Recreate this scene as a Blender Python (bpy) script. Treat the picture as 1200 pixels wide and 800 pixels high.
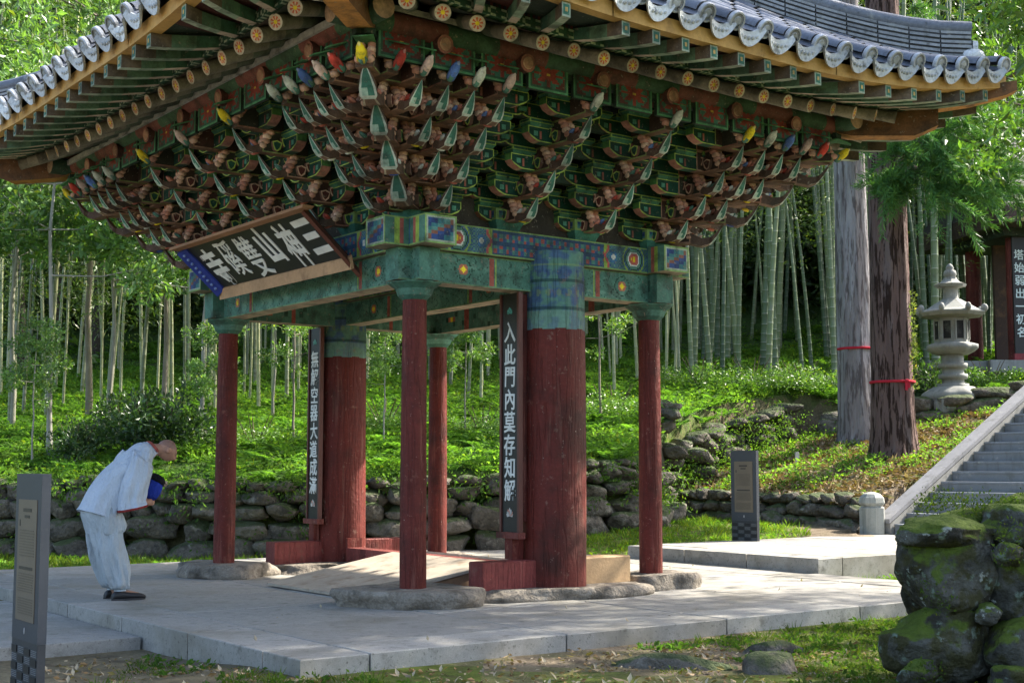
import bpy, math, random
import numpy as np
from mathutils import Vector, Matrix, Euler
for _o in list(bpy.data.objects): bpy.data.objects.remove(_o)
SC = bpy.context.scene
COL = SC.collection
RN = random.Random(11)
rad = math.radians
# ------------------------------------------------------------------ camera, sky, sun, exposure
CAM_H = 1.25
cam_d = bpy.data.cameras.new('camera')
cam_d.sensor_width = 36.0
cam_d.lens = 36.0 * 1567.0 / 1200.0
cam_d.clip_start = 0.1
cam_d.clip_end = 2000.0
cam = bpy.data.objects.new('camera', cam_d); COL.objects.link(cam)
cam.location = (0, 0, CAM_H)
cam.rotation_euler = (rad(90) + math.atan(146 / 1567.0), 0, 0)
SC.camera = cam
SUN_AZ, SUN_EL = rad(26.0), rad(42.0)          # azimuth from +X towards +Y
sdir = Vector((math.cos(SUN_AZ) * math.cos(SUN_EL), math.sin(SUN_AZ) * math.cos(SUN_EL), math.sin(SUN_EL)))
wd = bpy.data.worlds.new('World'); SC.world = wd; wd.use_nodes = True
_nt = wd.node_tree
_bg = _nt.nodes['Background']
_sky = _nt.nodes.new('ShaderNodeTexSky')
_sky.sky_type = 'NISHITA'; _sky.sun_disc = False
_sky.sun_elevation = SUN_EL
_sky.sun_rotation = math.pi / 2 - SUN_AZ
_sky.air_density = 1.0; _sky.dust_density = 3.0; _sky.ozone_density = 1.0
_nt.links.new(_sky.outputs['Color'], _bg.inputs['Color'])
_bg.inputs['Strength'].default_value = 0.15
sun_d = bpy.data.lights.new('sun', 'SUN'); sun_d.energy = 5.0; sun_d.angle = rad(0.6); sun_d.color = (1.0, 0.93, 0.82)
sun = bpy.data.objects.new('sun', sun_d); COL.objects.link(sun)
sun.rotation_euler = sdir.to_track_quat('Z', 'Y').to_euler()
sun.location = (20, 10, 30)
SC.view_settings.view_transform = 'Standard'
SC.view_settings.look = 'None'
SC.view_settings.gamma = 1.0
SC.view_settings.use_curve_mapping = False
SC.view_settings.exposure = 1.75
SC.render.engine = 'CYCLES'
SC.cycles.max_bounces = 7; SC.cycles.diffuse_bounces = 4; SC.cycles.glossy_bounces = 2
SC.cycles.transmission_bounces = 4; SC.cycles.transparent_max_bounces = 4
SC.cycles.use_denoising = True
SC.cycles.caustics_reflective = False; SC.cycles.caustics_refractive = False

# ------------------------------------------------------------------ helpers
class MB:
    """collects faces with a colour each"""
    def __init__(s):
        s.v = []; s.f = []; s.c = []; s.s = []; s.m = []
    def add(s, vs, fs, col, sm=False, mi=0):
        o = len(s.v); s.v += [tuple(p) for p in vs]
        lst = isinstance(col, list)
        for i, f in enumerate(fs):
            s.f.append([o + j for j in f]); s.c.append(col[i] if lst else col); s.s.append(sm); s.m.append(mi)
        return s
    def box(s, c, sz, col, rz=0.0, mi=0):
        x, y, z = sz[0] / 2, sz[1] / 2, sz[2] / 2
        cs, sn = math.cos(rz), math.sin(rz)
        vs = []
        for dz in (-z, z):
            for dx, dy in ((-x, -y), (x, -y), (x, y), (-x, y)):
                vs.append((c[0] + dx * cs - dy * sn, c[1] + dx * sn + dy * cs, c[2] + dz))
        return s.add(vs, [(3, 2, 1, 0), (4, 5, 6, 7), (0, 1, 5, 4), (1, 2, 6, 5), (2, 3, 7, 6), (3, 0, 4, 7)], col, False, mi)
    def hexa(s, p, col, mi=0):
        return s.add(p, [(3, 2, 1, 0), (4, 5, 6, 7), (0, 1, 5, 4), (1, 2, 6, 5), (2, 3, 7, 6), (3, 0, 4, 7)], col, False, mi)
    def tube(s, pts, rs, n, col, caps=True, capcol=None, sm=True, mi=0, flat=1.0):
        pts = [Vector(p) for p in pts]
        if not isinstance(rs, (list, tuple)): rs = [rs] * len(pts)
        vs = []; fs = []
        up = None
        for i, p in enumerate(pts):
            d = (pts[min(i + 1, len(pts) - 1)] - pts[max(i - 1, 0)]).normalized()
            if up is None:
                up = Vector((0, 0, 1)) if abs(d.z) < .9 else Vector((1, 0, 0))
            a = d.cross(up).normalized(); b = a.cross(d).normalized(); up = b
            for k in range(n):
                t = 2 * math.pi * k / n
                vs.append(p + a * (math.cos(t) * rs[i]) + b * (math.sin(t) * rs[i] * flat))
        for i in range(len(pts) - 1):
            for k in range(n):
                fs.append((i * n + k, i * n + (k + 1) % n, (i + 1) * n + (k + 1) % n, (i + 1) * n + k))
        cl = [col[i] for i in range(len(pts) - 1) for k in range(n)] if isinstance(col, list) else col
        s.add(vs, fs, cl, sm, mi)
        if caps:
            cc = capcol or (col[0] if isinstance(col, list) else col)
            s.add(vs[:n], [tuple(range(n))], cc, False, mi)
            s.add(vs[-n:], [tuple(reversed(range(n)))], cc, False, mi)
        return s
    def lathe(s, prof, n, col, c=(0, 0, 0), sm=True, rot=0.0, lob=None, mi=0):
        vs = []; fs = []; L = len(prof)
        for i, (r, z) in enumerate(prof):
            for k in range(n):
                t = 2 * math.pi * k / n + rot
                q = r * (1 + (lob(i, t) if lob else 0))
                vs.append((c[0] + q * math.cos(t), c[1] + q * math.sin(t), c[2] + z))
        for i in range(L - 1):
            for k in range(n):
                fs.append((i * n + k, i * n + (k + 1) % n, (i + 1) * n + (k + 1) % n, (i + 1) * n + k))
        cl = [col[i] for i in range(L - 1) for k in range(n)] if isinstance(col, list) else col
        s.add(vs, fs, cl, sm, mi)
        c0 = col[0] if isinstance(col, list) else col; c1 = col[-1] if isinstance(col, list) else col
        s.add(vs[:n], [tuple(reversed(range(n)))], c0, False, mi)
        s.add(vs[-n:], [tuple(range(n))], c1, False, mi)
        return s
    def ell(s, c, r, col, nu=8, nv=5, M=None, sm=True, mi=0):
        vs = [Vector((0, 0, -1))]
        for j in range(1, nv):
            ph = -math.pi / 2 + math.pi * j / nv
            for k in range(nu):
                t = 2 * math.pi * k / nu
                vs.append(Vector((math.cos(ph) * math.cos(t), math.cos(ph) * math.sin(t), math.sin(ph))))
        vs.append(Vector((0, 0, 1)))
        fs = []
        for k in range(nu): fs.append((0, 1 + (k + 1) % nu, 1 + k))
        for j in range(nv - 2):
            for k in range(nu):
                a = 1 + j * nu + k; b = 1 + j * nu + (k + 1) % nu
                fs.append((a, b, b + nu, a + nu))
        L = len(vs) - 1; o = 1 + (nv - 2) * nu
        for k in range(nu): fs.append((o + k, o + (k + 1) % nu, L))
        out = []
        for p in vs:
            q = Vector((p.x * r[0], p.y * r[1], p.z * r[2]))
            if M is not None: q = M @ q
            out.append((q.x + c[0], q.y + c[1], q.z + c[2]))
        return s.add(out, fs, col, sm, mi)
    def prism(s, prof, t0, t1, mp, col, edge=None, inset=0.0, incol=None, mi=0):
        """prof: 2-D outline; mp(u, w, t) -> xyz"""
        n = len(prof)
        A = [mp(u, w, t0) for u, w in prof]; B = [mp(u, w, t1) for u, w in prof]
        ec = edge if edge is not None else col
        s.add(A + B, [(i, (i + 1) % n, n + (i + 1) % n, n + i) for i in range(n)], ec, False, mi)
        cu = sum(p[0] for p in prof) / n; cw = sum(p[1] for p in prof) / n
        for t, fl in ((t0, True), (t1, False)):
            if inset > 0:
                inn = []
                for u, w in prof:
                    du, dw = u - cu, w - cw
                    inn.append((cu + math.copysign(max(abs(du) - inset, 0), du), cw + math.copysign(max(abs(dw) - inset, 0), dw)))
                vs = [mp(u, w, t) for u, w in prof] + [mp(u, w, t) for u, w in inn]
                fs = [(i, (i + 1) % n, n + (i + 1) % n, n + i) for i in range(n)]
                if fl: fs = [tuple(reversed(f)) for f in fs]
                s.add(vs, fs, col, False, mi)
                f2 = tuple(range(n)); f2 = tuple(reversed(f2)) if fl else f2
                s.add([mp(u, w, t) for u, w in inn], [f2], incol, False, mi)
            else:
                f2 = tuple(range(n)); f2 = tuple(reversed(f2)) if fl else f2
                s.add([mp(u, w, t) for u, w in prof], [f2], col, False, mi)
        return s
    def grid(s, fn, nu, nv, cf, sm=False, mi=0):
        """fn(a,b)->xyz with a,b in 0..1 ; cf(a,b)->colour at the face centre"""
        vs = [fn(i / nu, j / nv) for j in range(nv + 1) for i in range(nu + 1)]
        fs = []; cs = []
        w = nu + 1
        for j in range(nv):
            for i in range(nu):
                fs.append((j * w + i, j * w + i + 1, (j + 1) * w + i + 1, (j + 1) * w + i))
                cs.append(cf((i + .5) / nu, (j + .5) / nv))
        return s.add(vs, fs, cs, sm, mi)
    def mesh(s, name, *mats):
        me = bpy.data.meshes.new(name)
        me.from_pydata(s.v, [], s.f)
        at = me.color_attributes.new('Col', 'FLOAT_COLOR', 'CORNER')
        ln = np.array([len(f) for f in s.f])
        c = np.array([(q[0], q[1], q[2], 1.0) for q in s.c], dtype=np.float32)
        at.data.foreach_set('color', np.repeat(c, ln, axis=0).ravel())
        me.polygons.foreach_set('use_smooth', s.s)
        for m in mats: me.materials.append(m)
        if any(s.m): me.polygons.foreach_set('material_index', s.m)
        me.update()
        return me

def put(name, data, parent=None, loc=(0, 0, 0), rot=(0, 0, 0), scale=None, label=None, cat=None, group=None, kind=None):
    o = bpy.data.objects.new(name, data); COL.objects.link(o)
    if parent is not None: o.parent = parent
    o.location = loc; o.rotation_euler = rot
    if scale is not None: o.scale = (scale,) * 3 if isinstance(scale, (int, float)) else scale
    if label: o['label'] = label
    if cat: o['category'] = cat
    if group: o['group'] = group
    if kind: o['kind'] = kind
    return o

def np_mesh(name, V, F, C, mat, smooth=False):
    """fast mesh from numpy: V (n,3), F (m,k), C (m,3) per face colours"""
    me = bpy.data.meshes.new(name)
    V = np.asarray(V, np.float32); F = np.asarray(F, np.int32); k = F.shape[1]
    me.vertices.add(len(V)); me.vertices.foreach_set('co', V.ravel())
    me.loops.add(F.size); me.loops.foreach_set('vertex_index', F.ravel())
    me.polygons.add(len(F)); me.polygons.foreach_set('loop_start', np.arange(0, F.size, k, dtype=np.int32))
    me.polygons.foreach_set('loop_total', np.full(len(F), k, np.int32))
    me.polygons.foreach_set('use_smooth', np.full(len(F), smooth))
    at = me.color_attributes.new('Col', 'FLOAT_COLOR', 'CORNER')
    c = np.concatenate([np.asarray(C, np.float32), np.ones((len(F), 1), np.float32)], 1)
    at.data.foreach_set('color', np.repeat(c, k, axis=0).ravel())
    me.materials.append(mat)
    me.update(calc_edges=True)
    return me

def _h(ix, iy, s):
    n = np.sin(ix * 127.1 + iy * 311.7 + s * 74.7) * 43758.5453
    return n - np.floor(n)
def vnoise(x, y, s=0):
    x = np.asarray(x, float); y = np.asarray(y, float)
    ix = np.floor(x); iy = np.floor(y); fx = x - ix; fy = y - iy
    fx = fx * fx * (3 - 2 * fx); fy = fy * fy * (3 - 2 * fy)
    a = _h(ix, iy, s); b = _h(ix + 1, iy, s); c = _h(ix, iy + 1, s); d = _h(ix + 1, iy + 1, s)
    return a + (b - a) * fx + (c - a) * fy + (a - b - c + d) * fx * fy
def fbm(x, y, s=0, o=4):
    t = 0; a = .5; q = 0
    for i in range(o):
        t = t + a * vnoise(x * 2 ** i, y * 2 ** i, s + i * 13); q += a; a *= .5
    return t / q
def ss(t):
    t = np.clip(t, 0, 1); return t * t * (3 - 2 * t)
def mixc(a, b, t): return tuple(a[i] * (1 - t) + b[i] * t for i in range(3))

# ------------------------------------------------------------------ materials (base colour from each face's paint, plus procedural grain, wear, relief)
def mat(name, rough=.7, var=((3.0, .25),), dirt=None, bump=None, spec=.3, moss=None, streak=None, translucent=0.0, objvar=0.0, objhue=None, cracks=None, specks=None, stretch=None, rvar=0.0):
    m = bpy.data.materials.new(name); m.use_nodes = True
    nt = m.node_tree; N = nt.nodes; L = nt.links
    bs = N['Principled BSDF']
    at = N.new('ShaderNodeAttribute'); at.attribute_name = 'Col'
    ge = N.new('ShaderNodeNewGeometry')
    pos = ge.outputs['Position']
    if stretch:
        mp = N.new('ShaderNodeMapping'); mp.inputs['Scale'].default_value = stretch
        L.new(pos, mp.inputs['Vector']); pos = mp.outputs['Vector']
    def noise(sc, det=4.0, v=None, ro=.55, dis=0.0):
        n = N.new('ShaderNodeTexNoise'); n.inputs['Scale'].default_value = sc; n.inputs['Detail'].default_value = det
        n.inputs['Roughness'].default_value = ro; n.inputs['Distortion'].default_value = dis
        L.new(v or pos, n.inputs['Vector']); return n.outputs['Fac']
    def math_(op, a, b=None, cl=False):
        n = N.new('ShaderNodeMath'); n.operation = op; n.use_clamp = cl
        for i, q in enumerate((a, b)):
            if q is None: continue
            if isinstance(q, (int, float)): n.inputs[i].default_value = q
            else: L.new(q, n.inputs[i])
        return n.outputs[0]
    def mix(f, a, b, mode='MIX'):
        n = N.new('ShaderNodeMix'); n.data_type = 'RGBA'; n.blend_type = mode
        for k, q in ((0, f), (6, a), (7, b)):
            if isinstance(q, (int, float)): n.inputs[k].default_value = q
            elif isinstance(q, tuple): n.inputs[k].default_value = (*q[:3], 1)
            else: L.new(q, n.inputs[k])
        return n.outputs[2]
    def ramp(f, lo, hi):
        n = N.new('ShaderNodeMapRange'); n.inputs[1].default_value = lo; n.inputs[2].default_value = hi
        n.interpolation_type = 'SMOOTHSTEP'
        L.new(f, n.inputs[0]); return n.outputs[0]
    col = at.outputs['Color']
    for sc, am in var:
        f = noise(sc)
        k = math_('MULTIPLY_ADD', f, 2 * am * 1.6); N_ = k.node; N_.inputs[2].default_value = 1 - am * 1.6
        g = N.new('ShaderNodeVectorMath'); g.operation = 'SCALE'; L.new(col, g.inputs[0]); L.new(k, g.inputs['Scale']); col = g.outputs[0]
    if objvar or objhue:
        oi = N.new('ShaderNodeObjectInfo')
        if objhue: col = mix(math_('MULTIPLY', oi.outputs['Random'], objhue[1]), col, objhue[0])
        if objvar:
            k = math_('MULTIPLY_ADD', oi.outputs['Random'], 2 * objvar); k.node.inputs[2].default_value = 1 - objvar
            g = N.new('ShaderNodeVectorMath'); g.operation = 'SCALE'; L.new(col, g.inputs[0]); L.new(k, g.inputs['Scale']); col = g.outputs[0]
    if streak:      # vertical runs: (scale_xy, colour, lo, hi, amount)
        mp = N.new('ShaderNodeMapping'); mp.inputs['Scale'].default_value = (streak[0], streak[0], streak[0] * .07)
        L.new(ge.outputs['Position'], mp.inputs['Vector'])
        f = ramp(noise(1.0, 5.0, mp.outputs['Vector']), streak[2], streak[3])
        col = mix(math_('MULTIPLY', f, streak[4]), col, streak[1])
    if dirt:
        for d in (dirt if isinstance(dirt, list) else [dirt]):      # (scale, colour, lo, hi, amount)
            f = ramp(noise(d[0], 6.0, None, .62), d[2], d[3])
            col = mix(math_('MULTIPLY', f, d[4]), col, d[1])
    if specks:
        vo = N.new('ShaderNodeTexVoronoi'); vo.inputs['Scale'].default_value = specks[0]; L.new(ge.outputs['Position'], vo.inputs['Vector'])
        f = math_('LESS_THAN', vo.outputs['Distance'], specks[2])
        f = math_('MULTIPLY', f, ramp(noise(1.7, 2.0), .48, .6))
        col = mix(f, col, specks[1])
    if moss:        # (colour, threshold on up-facing, noise scale, amount)
        sp = N.new('ShaderNodeSeparateXYZ'); L.new(ge.outputs['Normal'], sp.inputs[0])
        f = math_('ADD', math_('MULTIPLY', sp.outputs['Z'], .55), noise(moss[2], 6.0, None, .65))
        f = ramp(f, moss[1], moss[1] + .16)
        mc = mix(noise(moss[2] * 3.1), moss[0], tuple(q * 2.4 for q in moss[0]))
        col = mix(math_('MULTIPLY', f, moss[3]), col, mc)
    L.new(col, bs.inputs['Base Color'])
    bs.inputs['Roughness'].default_value = rough
    if rvar:
        k = math_('MULTIPLY_ADD', noise(7.0), rvar * 2); k.node.inputs[2].default_value = rough - rvar
        L.new(k, bs.inputs['Roughness'])
    bs.inputs['Specular IOR Level'].default_value = spec
    if bump or cracks:
        hgt = None
        if bump:
            hgt = noise(bump[0], 6.0, None, .6)
        if cracks:
            mp = N.new('ShaderNodeMapping'); mp.inputs['Scale'].default_value = (cracks[0], cracks[0], cracks[0] * .05)
            L.new(ge.outputs['Position'], mp.inputs['Vector'])
            q = noise(1.0, 3.0, mp.outputs['Vector'], .6)
            h2 = math_('MULTIPLY', ramp(math_('ABSOLUTE', math_('SUBTRACT', q, .5)), 0, .04), cracks[1])
            hgt = math_('ADD', hgt, h2) if hgt else h2
        bu = N.new('ShaderNodeBump'); bu.inputs['Strength'].default_value = 1.0
        bu.inputs['Distance'].default_value = bump[1] if bump else .01
        L.new(hgt, bu.inputs['Height']); L.new(bu.outputs['Normal'], bs.inputs['Normal'])
    if translucent:
        tr = N.new('ShaderNodeBsdfTranslucent')
        tc = mix(1.0, col, (1.25, 1.35, .45), 'MULTIPLY')
        L.new(tc, tr.inputs['Color'])
        ms = N.new('ShaderNodeMixShader'); ms.inputs[0].default_value = translucent
        L.new(bs.outputs[0], ms.inputs[1]); L.new(tr.outputs[0], ms.inputs[2])
        L.new(ms.outputs[0], N['Material Output'].inputs['Surface'])
    return m

M_PAINT = mat('temple_paint', .62, ((9, .35), (45, .25)), dirt=[(6, (.025, .025, .02), .46, .70, .65), (24, (.30, .26, .20), .60, .70, .6)], bump=(60, .004), spec=.15, objvar=.3)
M_RED = mat('red_timber_paint', .6, ((2.2, .3), (30, .2)), dirt=[(2.6, (.035, .012, .010), .48, .72, .7), (9, (.24, .10, .07), .60, .70, .55), (34, (.34, .20, .15), .64, .70, .5)], bump=(24, .008), streak=(15, (.26, .10, .075), .56, .72, .6), cracks=(16, 1.0), specks=(13, (.45, .36, .3), .05), spec=.2)
M_WOOD = mat('bare_timber', .7, ((3, .2), (25, .15)), dirt=(5, (.16, .085, .04), .5, .75, .6), bump=(50, .003), stretch=None, spec=.25)
M_TILE = mat('roof_tile_clay', .45, ((3.5, .3), (30, .25)), dirt=[(6, (.36, .37, .34), .55, .72, .5), (11, (.05, .052, .045), .54, .70, .7)], bump=(35, .006), spec=.45, objvar=.25)
M_SLAB = mat('granite_paving', .72, ((1.1, .2), (130, .25), (14, .16)), dirt=[(1.1, (.17, .155, .12), .44, .70, .75), (7.5, (.09, .085, .065), .54, .72, .6), (38, (.07, .065, .05), .58, .66, .6), (3.3, (.36, .34, .29), .58, .72, .5)], bump=(140, .0015), spec=.3, objvar=.12)
M_ROCK = mat('field_stone', .9, ((2.2, .4), (14, .35), (60, .3)), dirt=[(4.1, (.33, .31, .26), .56, .66, .65), (5.0, (.035, .033, .028), .5, .68, .75), (13, (.20, .16, .11), .6, .7, .5)], bump=(11, .10), moss=((.028, .045, .012), .78, 3.0, .8), spec=.2, objvar=.22)
M_MOSSROCK = mat('mossy_boulder', .9, ((3, .35), (20, .3), (90, .2)), dirt=[(4.0, (.022, .021, .016), .46, .62, .8), (5.2, (.050, .048, .012), .47, .58, .75), (9.5, (.20, .26, .21), .58, .66, .7), (6.5, (.40, .43, .39), .62, .67, .85)], bump=(13, .09), moss=((.050, .072, .011), .70, 6.0, .95), spec=.15, objvar=.2)
M_FOUND = mat('foundation_granite', .85, ((2.5, .3), (50, .35)), dirt=[(5, (.36, .33, .28), .54, .66, .6), (4.4, (.06, .052, .042), .48, .68, .75)], bump=(13, .06), spec=.25)
M_GRAN = mat('cut_granite', .75, ((2, .15), (90, .15)), dirt=[(3.5, (.10, .105, .09), .5, .75, .6), (8, (.40, .41, .37), .6, .72, .5)], bump=(60, .004), streak=(9, (.07, .07, .06), .52, .75, .45), spec=.3)
M_LACQ = mat('lacquered_board', .45, ((6, .2),), dirt=(12, (.10, .09, .075), .6, .8, .4), bump=(40, .001), spec=.4)
M_SIGN = mat('dark_sign_metal', .5, ((4, .12), (60, .06)), dirt=(10, (.14, .14, .13), .62, .8, .3), bump=(120, .0008), spec=.4)
M_CLOTH = mat('grey_cloth', .9, ((5, .10), (120, .10)), bump=(13, .07), spec=.1, stretch=(1, 1, .28))
M_SKIN = mat('skin', .55, ((18, .12), (90, .06)), bump=(120, .001), spec=.35)
M_SHOE = mat('dark_rubber', .6, ((10, .2),), bump=(90, .001), spec=.4)
M_LEAF = mat('leaf', .38, ((2.0, .25),), spec=.5, translucent=.32)
M_GLOSSLEAF = mat('glossy_leaf', .36, ((2.0, .25),), spec=.55, translucent=.4)
M_WEED = mat('weed_leaf', .65, ((.55, .6), (2.2, .35)), spec=.15, translucent=.5)
M_NEEDLE = mat('needle', .5, ((2, .2),), spec=.3, translucent=.3)
M_BARK = mat('cedar_bark', .95, ((3, .2),), stretch=(1, 1, .12), dirt=[(5, (.42, .41, .43), .45, .64, .8), (13, (.10, .085, .085), .5, .58, .8)], bump=(13, .14), spec=.1)
M_BARK2 = mat('brown_cedar_bark', .95, ((3, .2),), stretch=(1, 1, .12), dirt=[(4, (.20, .17, .17), .5, .7, .6), (13, (.025, .015, .012), .5, .57, .9)], bump=(13, .14), spec=.1)
M_TWIG = mat('twig_bark', .9, ((4, .25),), dirt=(10, (.30, .30, .26), .55, .7, .5), bump=(40, .006), spec=.15)
M_BAMBOO = mat('bamboo_culm', .45, ((4, .2),), dirt=[(2.5, (.17, .19, .16), .5, .75, .5), (6, (.05, .05, .035), .55, .75, .5)], spec=.35, objvar=.42, objhue=((.22, .18, .08), .35))
M_LITBAMBOO = mat('lit_bamboo_culm', .45, ((4, .2),), dirt=[(2.5, (.28, .29, .23), .45, .7, .6), (7, (.06, .06, .04), .55, .72, .5)], spec=.35, objvar=.45, objhue=((.36, .35, .19), .75))  # same bamboo, with sunlight put into a paler colour
M_SOIL = mat('forest_soil', .95, ((.7, .25), (6, .35), (40, .4)), dirt=[(5, (.06, .045, .03), .5, .7, .6), (17, (.20, .16, .11), .6, .72, .5)], bump=(20, .03), spec=.1)
M_LITTER = mat('dry_leaf', .8, ((8, .3),), spec=.15, translucent=.12)
# ------------------------------------------------------------------ the place: gate frame and terrain height
GO = Vector((-.928, 14.76, 0)); GA = math.atan2(.6, .8)
def g2w(x, y, z=0): return Vector((GO.x + .8 * x - .6 * y, GO.y + .6 * x + .8 * y, z))
_WX = [-60, -14, -7.8, -3.7, 0, 2.0, 3.1, 4.5, 6.2, 7.5, 9.5, 14, 60]
_WY = [24, 22, 20.7, 20.0, 20.8, 22.0, 26.2, 28.2, 29.4, 28.9, 28.4, 28.4, 30]
def wall_y(X): return np.interp(X, _WX, _WY)
def ground(X, Y):
    X = np.asarray(X, float); Y = np.asarray(Y, float)
    dx = X - GO.x; dy = Y - GO.y
    lx = .8 * dx + .6 * dy; ly = -.6 * dx + .8 * dy
    z = -.125 - .09 * ss((-1.6 - X) / 1.2) * ss((13 - Y) / 2)
    z = z + .05 * (fbm(X * .9, Y * .9, 5) - .5) * ss((abs(lx) + abs(ly) - 5.5) / 2)
    z = z + .40 * ss((Y - 17.5) / 5) * ss((X + 2) / 4)
    h2 = .42 * ss((lx - 9.35) / .4) + .24 * np.maximum(lx - 9.5, 0)
    z = z + np.minimum(h2, 3.0) * ss((lx - 9.3) / .3)
    zs = .18 + .532 * (lx - 9.6) - .35
    strip = ss((ly + 2.0) / .2) * ss((1.75 - ly) / .2) * (lx > 9)
    z = np.where((strip > .5) & (lx < 22), np.minimum(z, zs), z)
    z1 = 1.0 + .17 * (Y - 20) + .03 * X + .30 * np.maximum(Y - 40, 0) + .12 * (fbm(X * .35, Y * .35, 9) - .5)
    z1 = np.minimum(z1, 26) - .40 * ss((X - 6.5) / 2.0) * ss((36 - Y) / 6)
    s = Y - wall_y(X)
    return z + (np.maximum(z1, z) - z) * ss((s + .05) / .35)
def gz(X, Y): return float(ground(X, Y))

def axis(lo, hi, fine_lo, fine_hi, d):
    a = list(np.arange(fine_lo, fine_hi + 1e-6, d)); st = d
    while a[-1] < hi: st *= 1.25; a.append(a[-1] + st)
    st = d
    while a[0] > lo: st *= 1.25; a.insert(0, a[0] - st)
    return np.array(a)
gx = axis(-400, 400, -14, 15, .2); gy = axis(-60, 500, 5, 33, .2)
XX, YY = np.meshgrid(gx, gy); ZZ = ground(XX, YY)
nx, ny = len(gx), len(gy)
idx = np.arange(nx * ny).reshape(ny, nx)
Fq = np.stack([idx[:-1, :-1], idx[:-1, 1:], idx[1:, 1:], idx[1:, :-1]], -1).reshape(-1, 4)
cx = (XX[:-1, :-1] + XX[1:, 1:]).ravel() / 2; cy = (YY[:-1, :-1] + YY[1:, 1:]).ravel() / 2
soil = np.array([.17, .135, .095]); moss_ = np.array([.085, .11, .022]); litter = np.array([.14, .105, .07]); weedc = np.array([.045, .085, .02])
mn = ss((fbm(cx * .8, cy * .8, 3) - .33) / .2)[:, None]
mn = mn * (1 - .8 * ss((-.8 - cx) / 1.0) * ss((14 - cy) / 1))[:, None]
Cg = soil * (1 - mn) + moss_ * mn
up = ss((cy - wall_y(cx)) / .5)[:, None]
Cg = Cg * (1 - up) + weedc * up
lxx = .8 * (cx - GO.x) + .6 * (cy - GO.y)
lit = (ss((lxx - 9.6) / .8) * (1 - up[:, 0]) * ss((fbm(cx * .7, cy * .7, 8) - .3) / .25))[:, None]
Cg = Cg * (1 - lit) + litter * lit
put('ground', np_mesh('ground', np.stack([XX, YY, ZZ], -1).reshape(-1, 3), Fq, Cg, M_SOIL, True), kind='structure', label='earth and moss ground rising to a wooded slope')

# ------------------------------------------------------------------ paving
GRAN = (.29, .28, .255)
def paving(name, label, xs, ys, ztop, th, gap=.016, parent_rot=GA):
    root = put(name, None, loc=GO, rot=(0, 0, GA), label=label, kind='structure')
    k = 0
    for i in range(len(xs) - 1):
        yy = ys[i % len(ys)] if isinstance(ys[0], list) else ys
        for j in range(len(yy) - 1):
            x0, x1, y0, y1 = xs[i] + gap / 2, xs[i + 1] - gap / 2, yy[j] + gap / 2, yy[j + 1] - gap / 2
            t = 1 + RN.uniform(-.10, .10); c = tuple(q * t for q in GRAN)
            b = MB(); ch = .006; dz = RN.uniform(-.0025, .0025)
            lo = ztop - th
            P = [(x0, y0, lo), (x1, y0, lo), (x1, y1, lo), (x0, y1, lo), (x0, y0, ztop - ch), (x1, y0, ztop - ch), (x1, y1, ztop - ch), (x0, y1, ztop - ch),
                 (x0 + ch, y0 + ch, ztop), (x1 - ch, y0 + ch, ztop), (x1 - ch, y1 - ch, ztop), (x0 + ch, y1 - ch, ztop)]
            P = [(p[0], p[1], p[2] + dz) for p in P]
            F = [(3, 2, 1, 0)] + [(q, (q + 1) % 4, 4 + (q + 1) % 4, 4 + q) for q in range(4)] + [(4 + q, 4 + (q + 1) % 4, 8 + (q + 1) % 4, 8 + q) for q in range(4)] + [(8, 9, 10, 11)]
            b.add(P, F, c)
            put('paving_slab', b.mesh('paving_slab', M_SLAB), root)
            k += 1
    return root
yA = [-4.5, -3.95, -2.7, -1.35, 0, 1.35, 2.7, 3.95, 4.5]
paving('gate_platform', 'low granite platform under the gate', [-3.93, -3.4, -1.7, 0, 1.7, 3.6, 4.25], yA, 0.0, .32)
paving('approach_path', 'lower granite path leading up to the platform', [-12, -10.2, -8.5, -7.0, -5.5, -3.94], [-1.84, -1.4, 0, 1.4, 1.84], -.115, .26)
paving('stair_path', 'raised granite path between the gate and the stairs', [4.26, 4.7, 6.2, 7.8, 9.65], [-1.85, -.7, .4, 1.5], .17, .30)

# ------------------------------------------------------------------ the gate
gate = put('temple_gate', None, loc=GO, rot=(0, 0, GA), label='painted one-row-pillar temple gate with a huge bracketed tile roof', cat='gate')
a_, b_ = 1.465, 2.0
RED = (.118, .022, .016); GREEN = (.048, .125, .09); TEAL = (.095, .215, .165); DKG = (.016, .05, .034); YG = (.26, .38, .07)
BRN = (.10, .065, .048); PINK = (.42, .20, .15); TAN = (.46, .30, .20); WHT = (.62, .66, .60); YEL = (.72, .56, .03); BLU = (.045, .10, .42); ORG = (.62, .13, .06); CRE = (.60, .50, .36)
NEWW = (.50, .30, .10)

def post_mesh():
    b = MB(); n = 20
    prof = [(.122, 0), (.122, .3), (.120, 1.0), (.116, 1.9), (.110, 2.78)]
    b.lathe(prof, n, RED, lob=lambda i, t: .012 * math.sin(3 * t + i))
    return b.mesh('post', M_RED)
pm = post_mesh()
cap = MB()
cap.lathe([(.112, -.16), (.15, -.12), (.17, -.06), (.235, -.012), (.245, .0)], 24, [GREEN, TEAL, GREEN, TEAL], lob=lambda i, t: .07 * math.cos(8 * t) * (i > 0))
cap = cap.mesh('capital', M_PAINT)
for sx in (-1, 1):
    for sy in (-1, 1):
        p = put('post', pm, gate, (sx * a_, sy * b_, .15), (0, 0, RN.uniform(0, 6)))
        put('capital', cap, gate, (sx * a_, sy * b_, 2.935))

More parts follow.
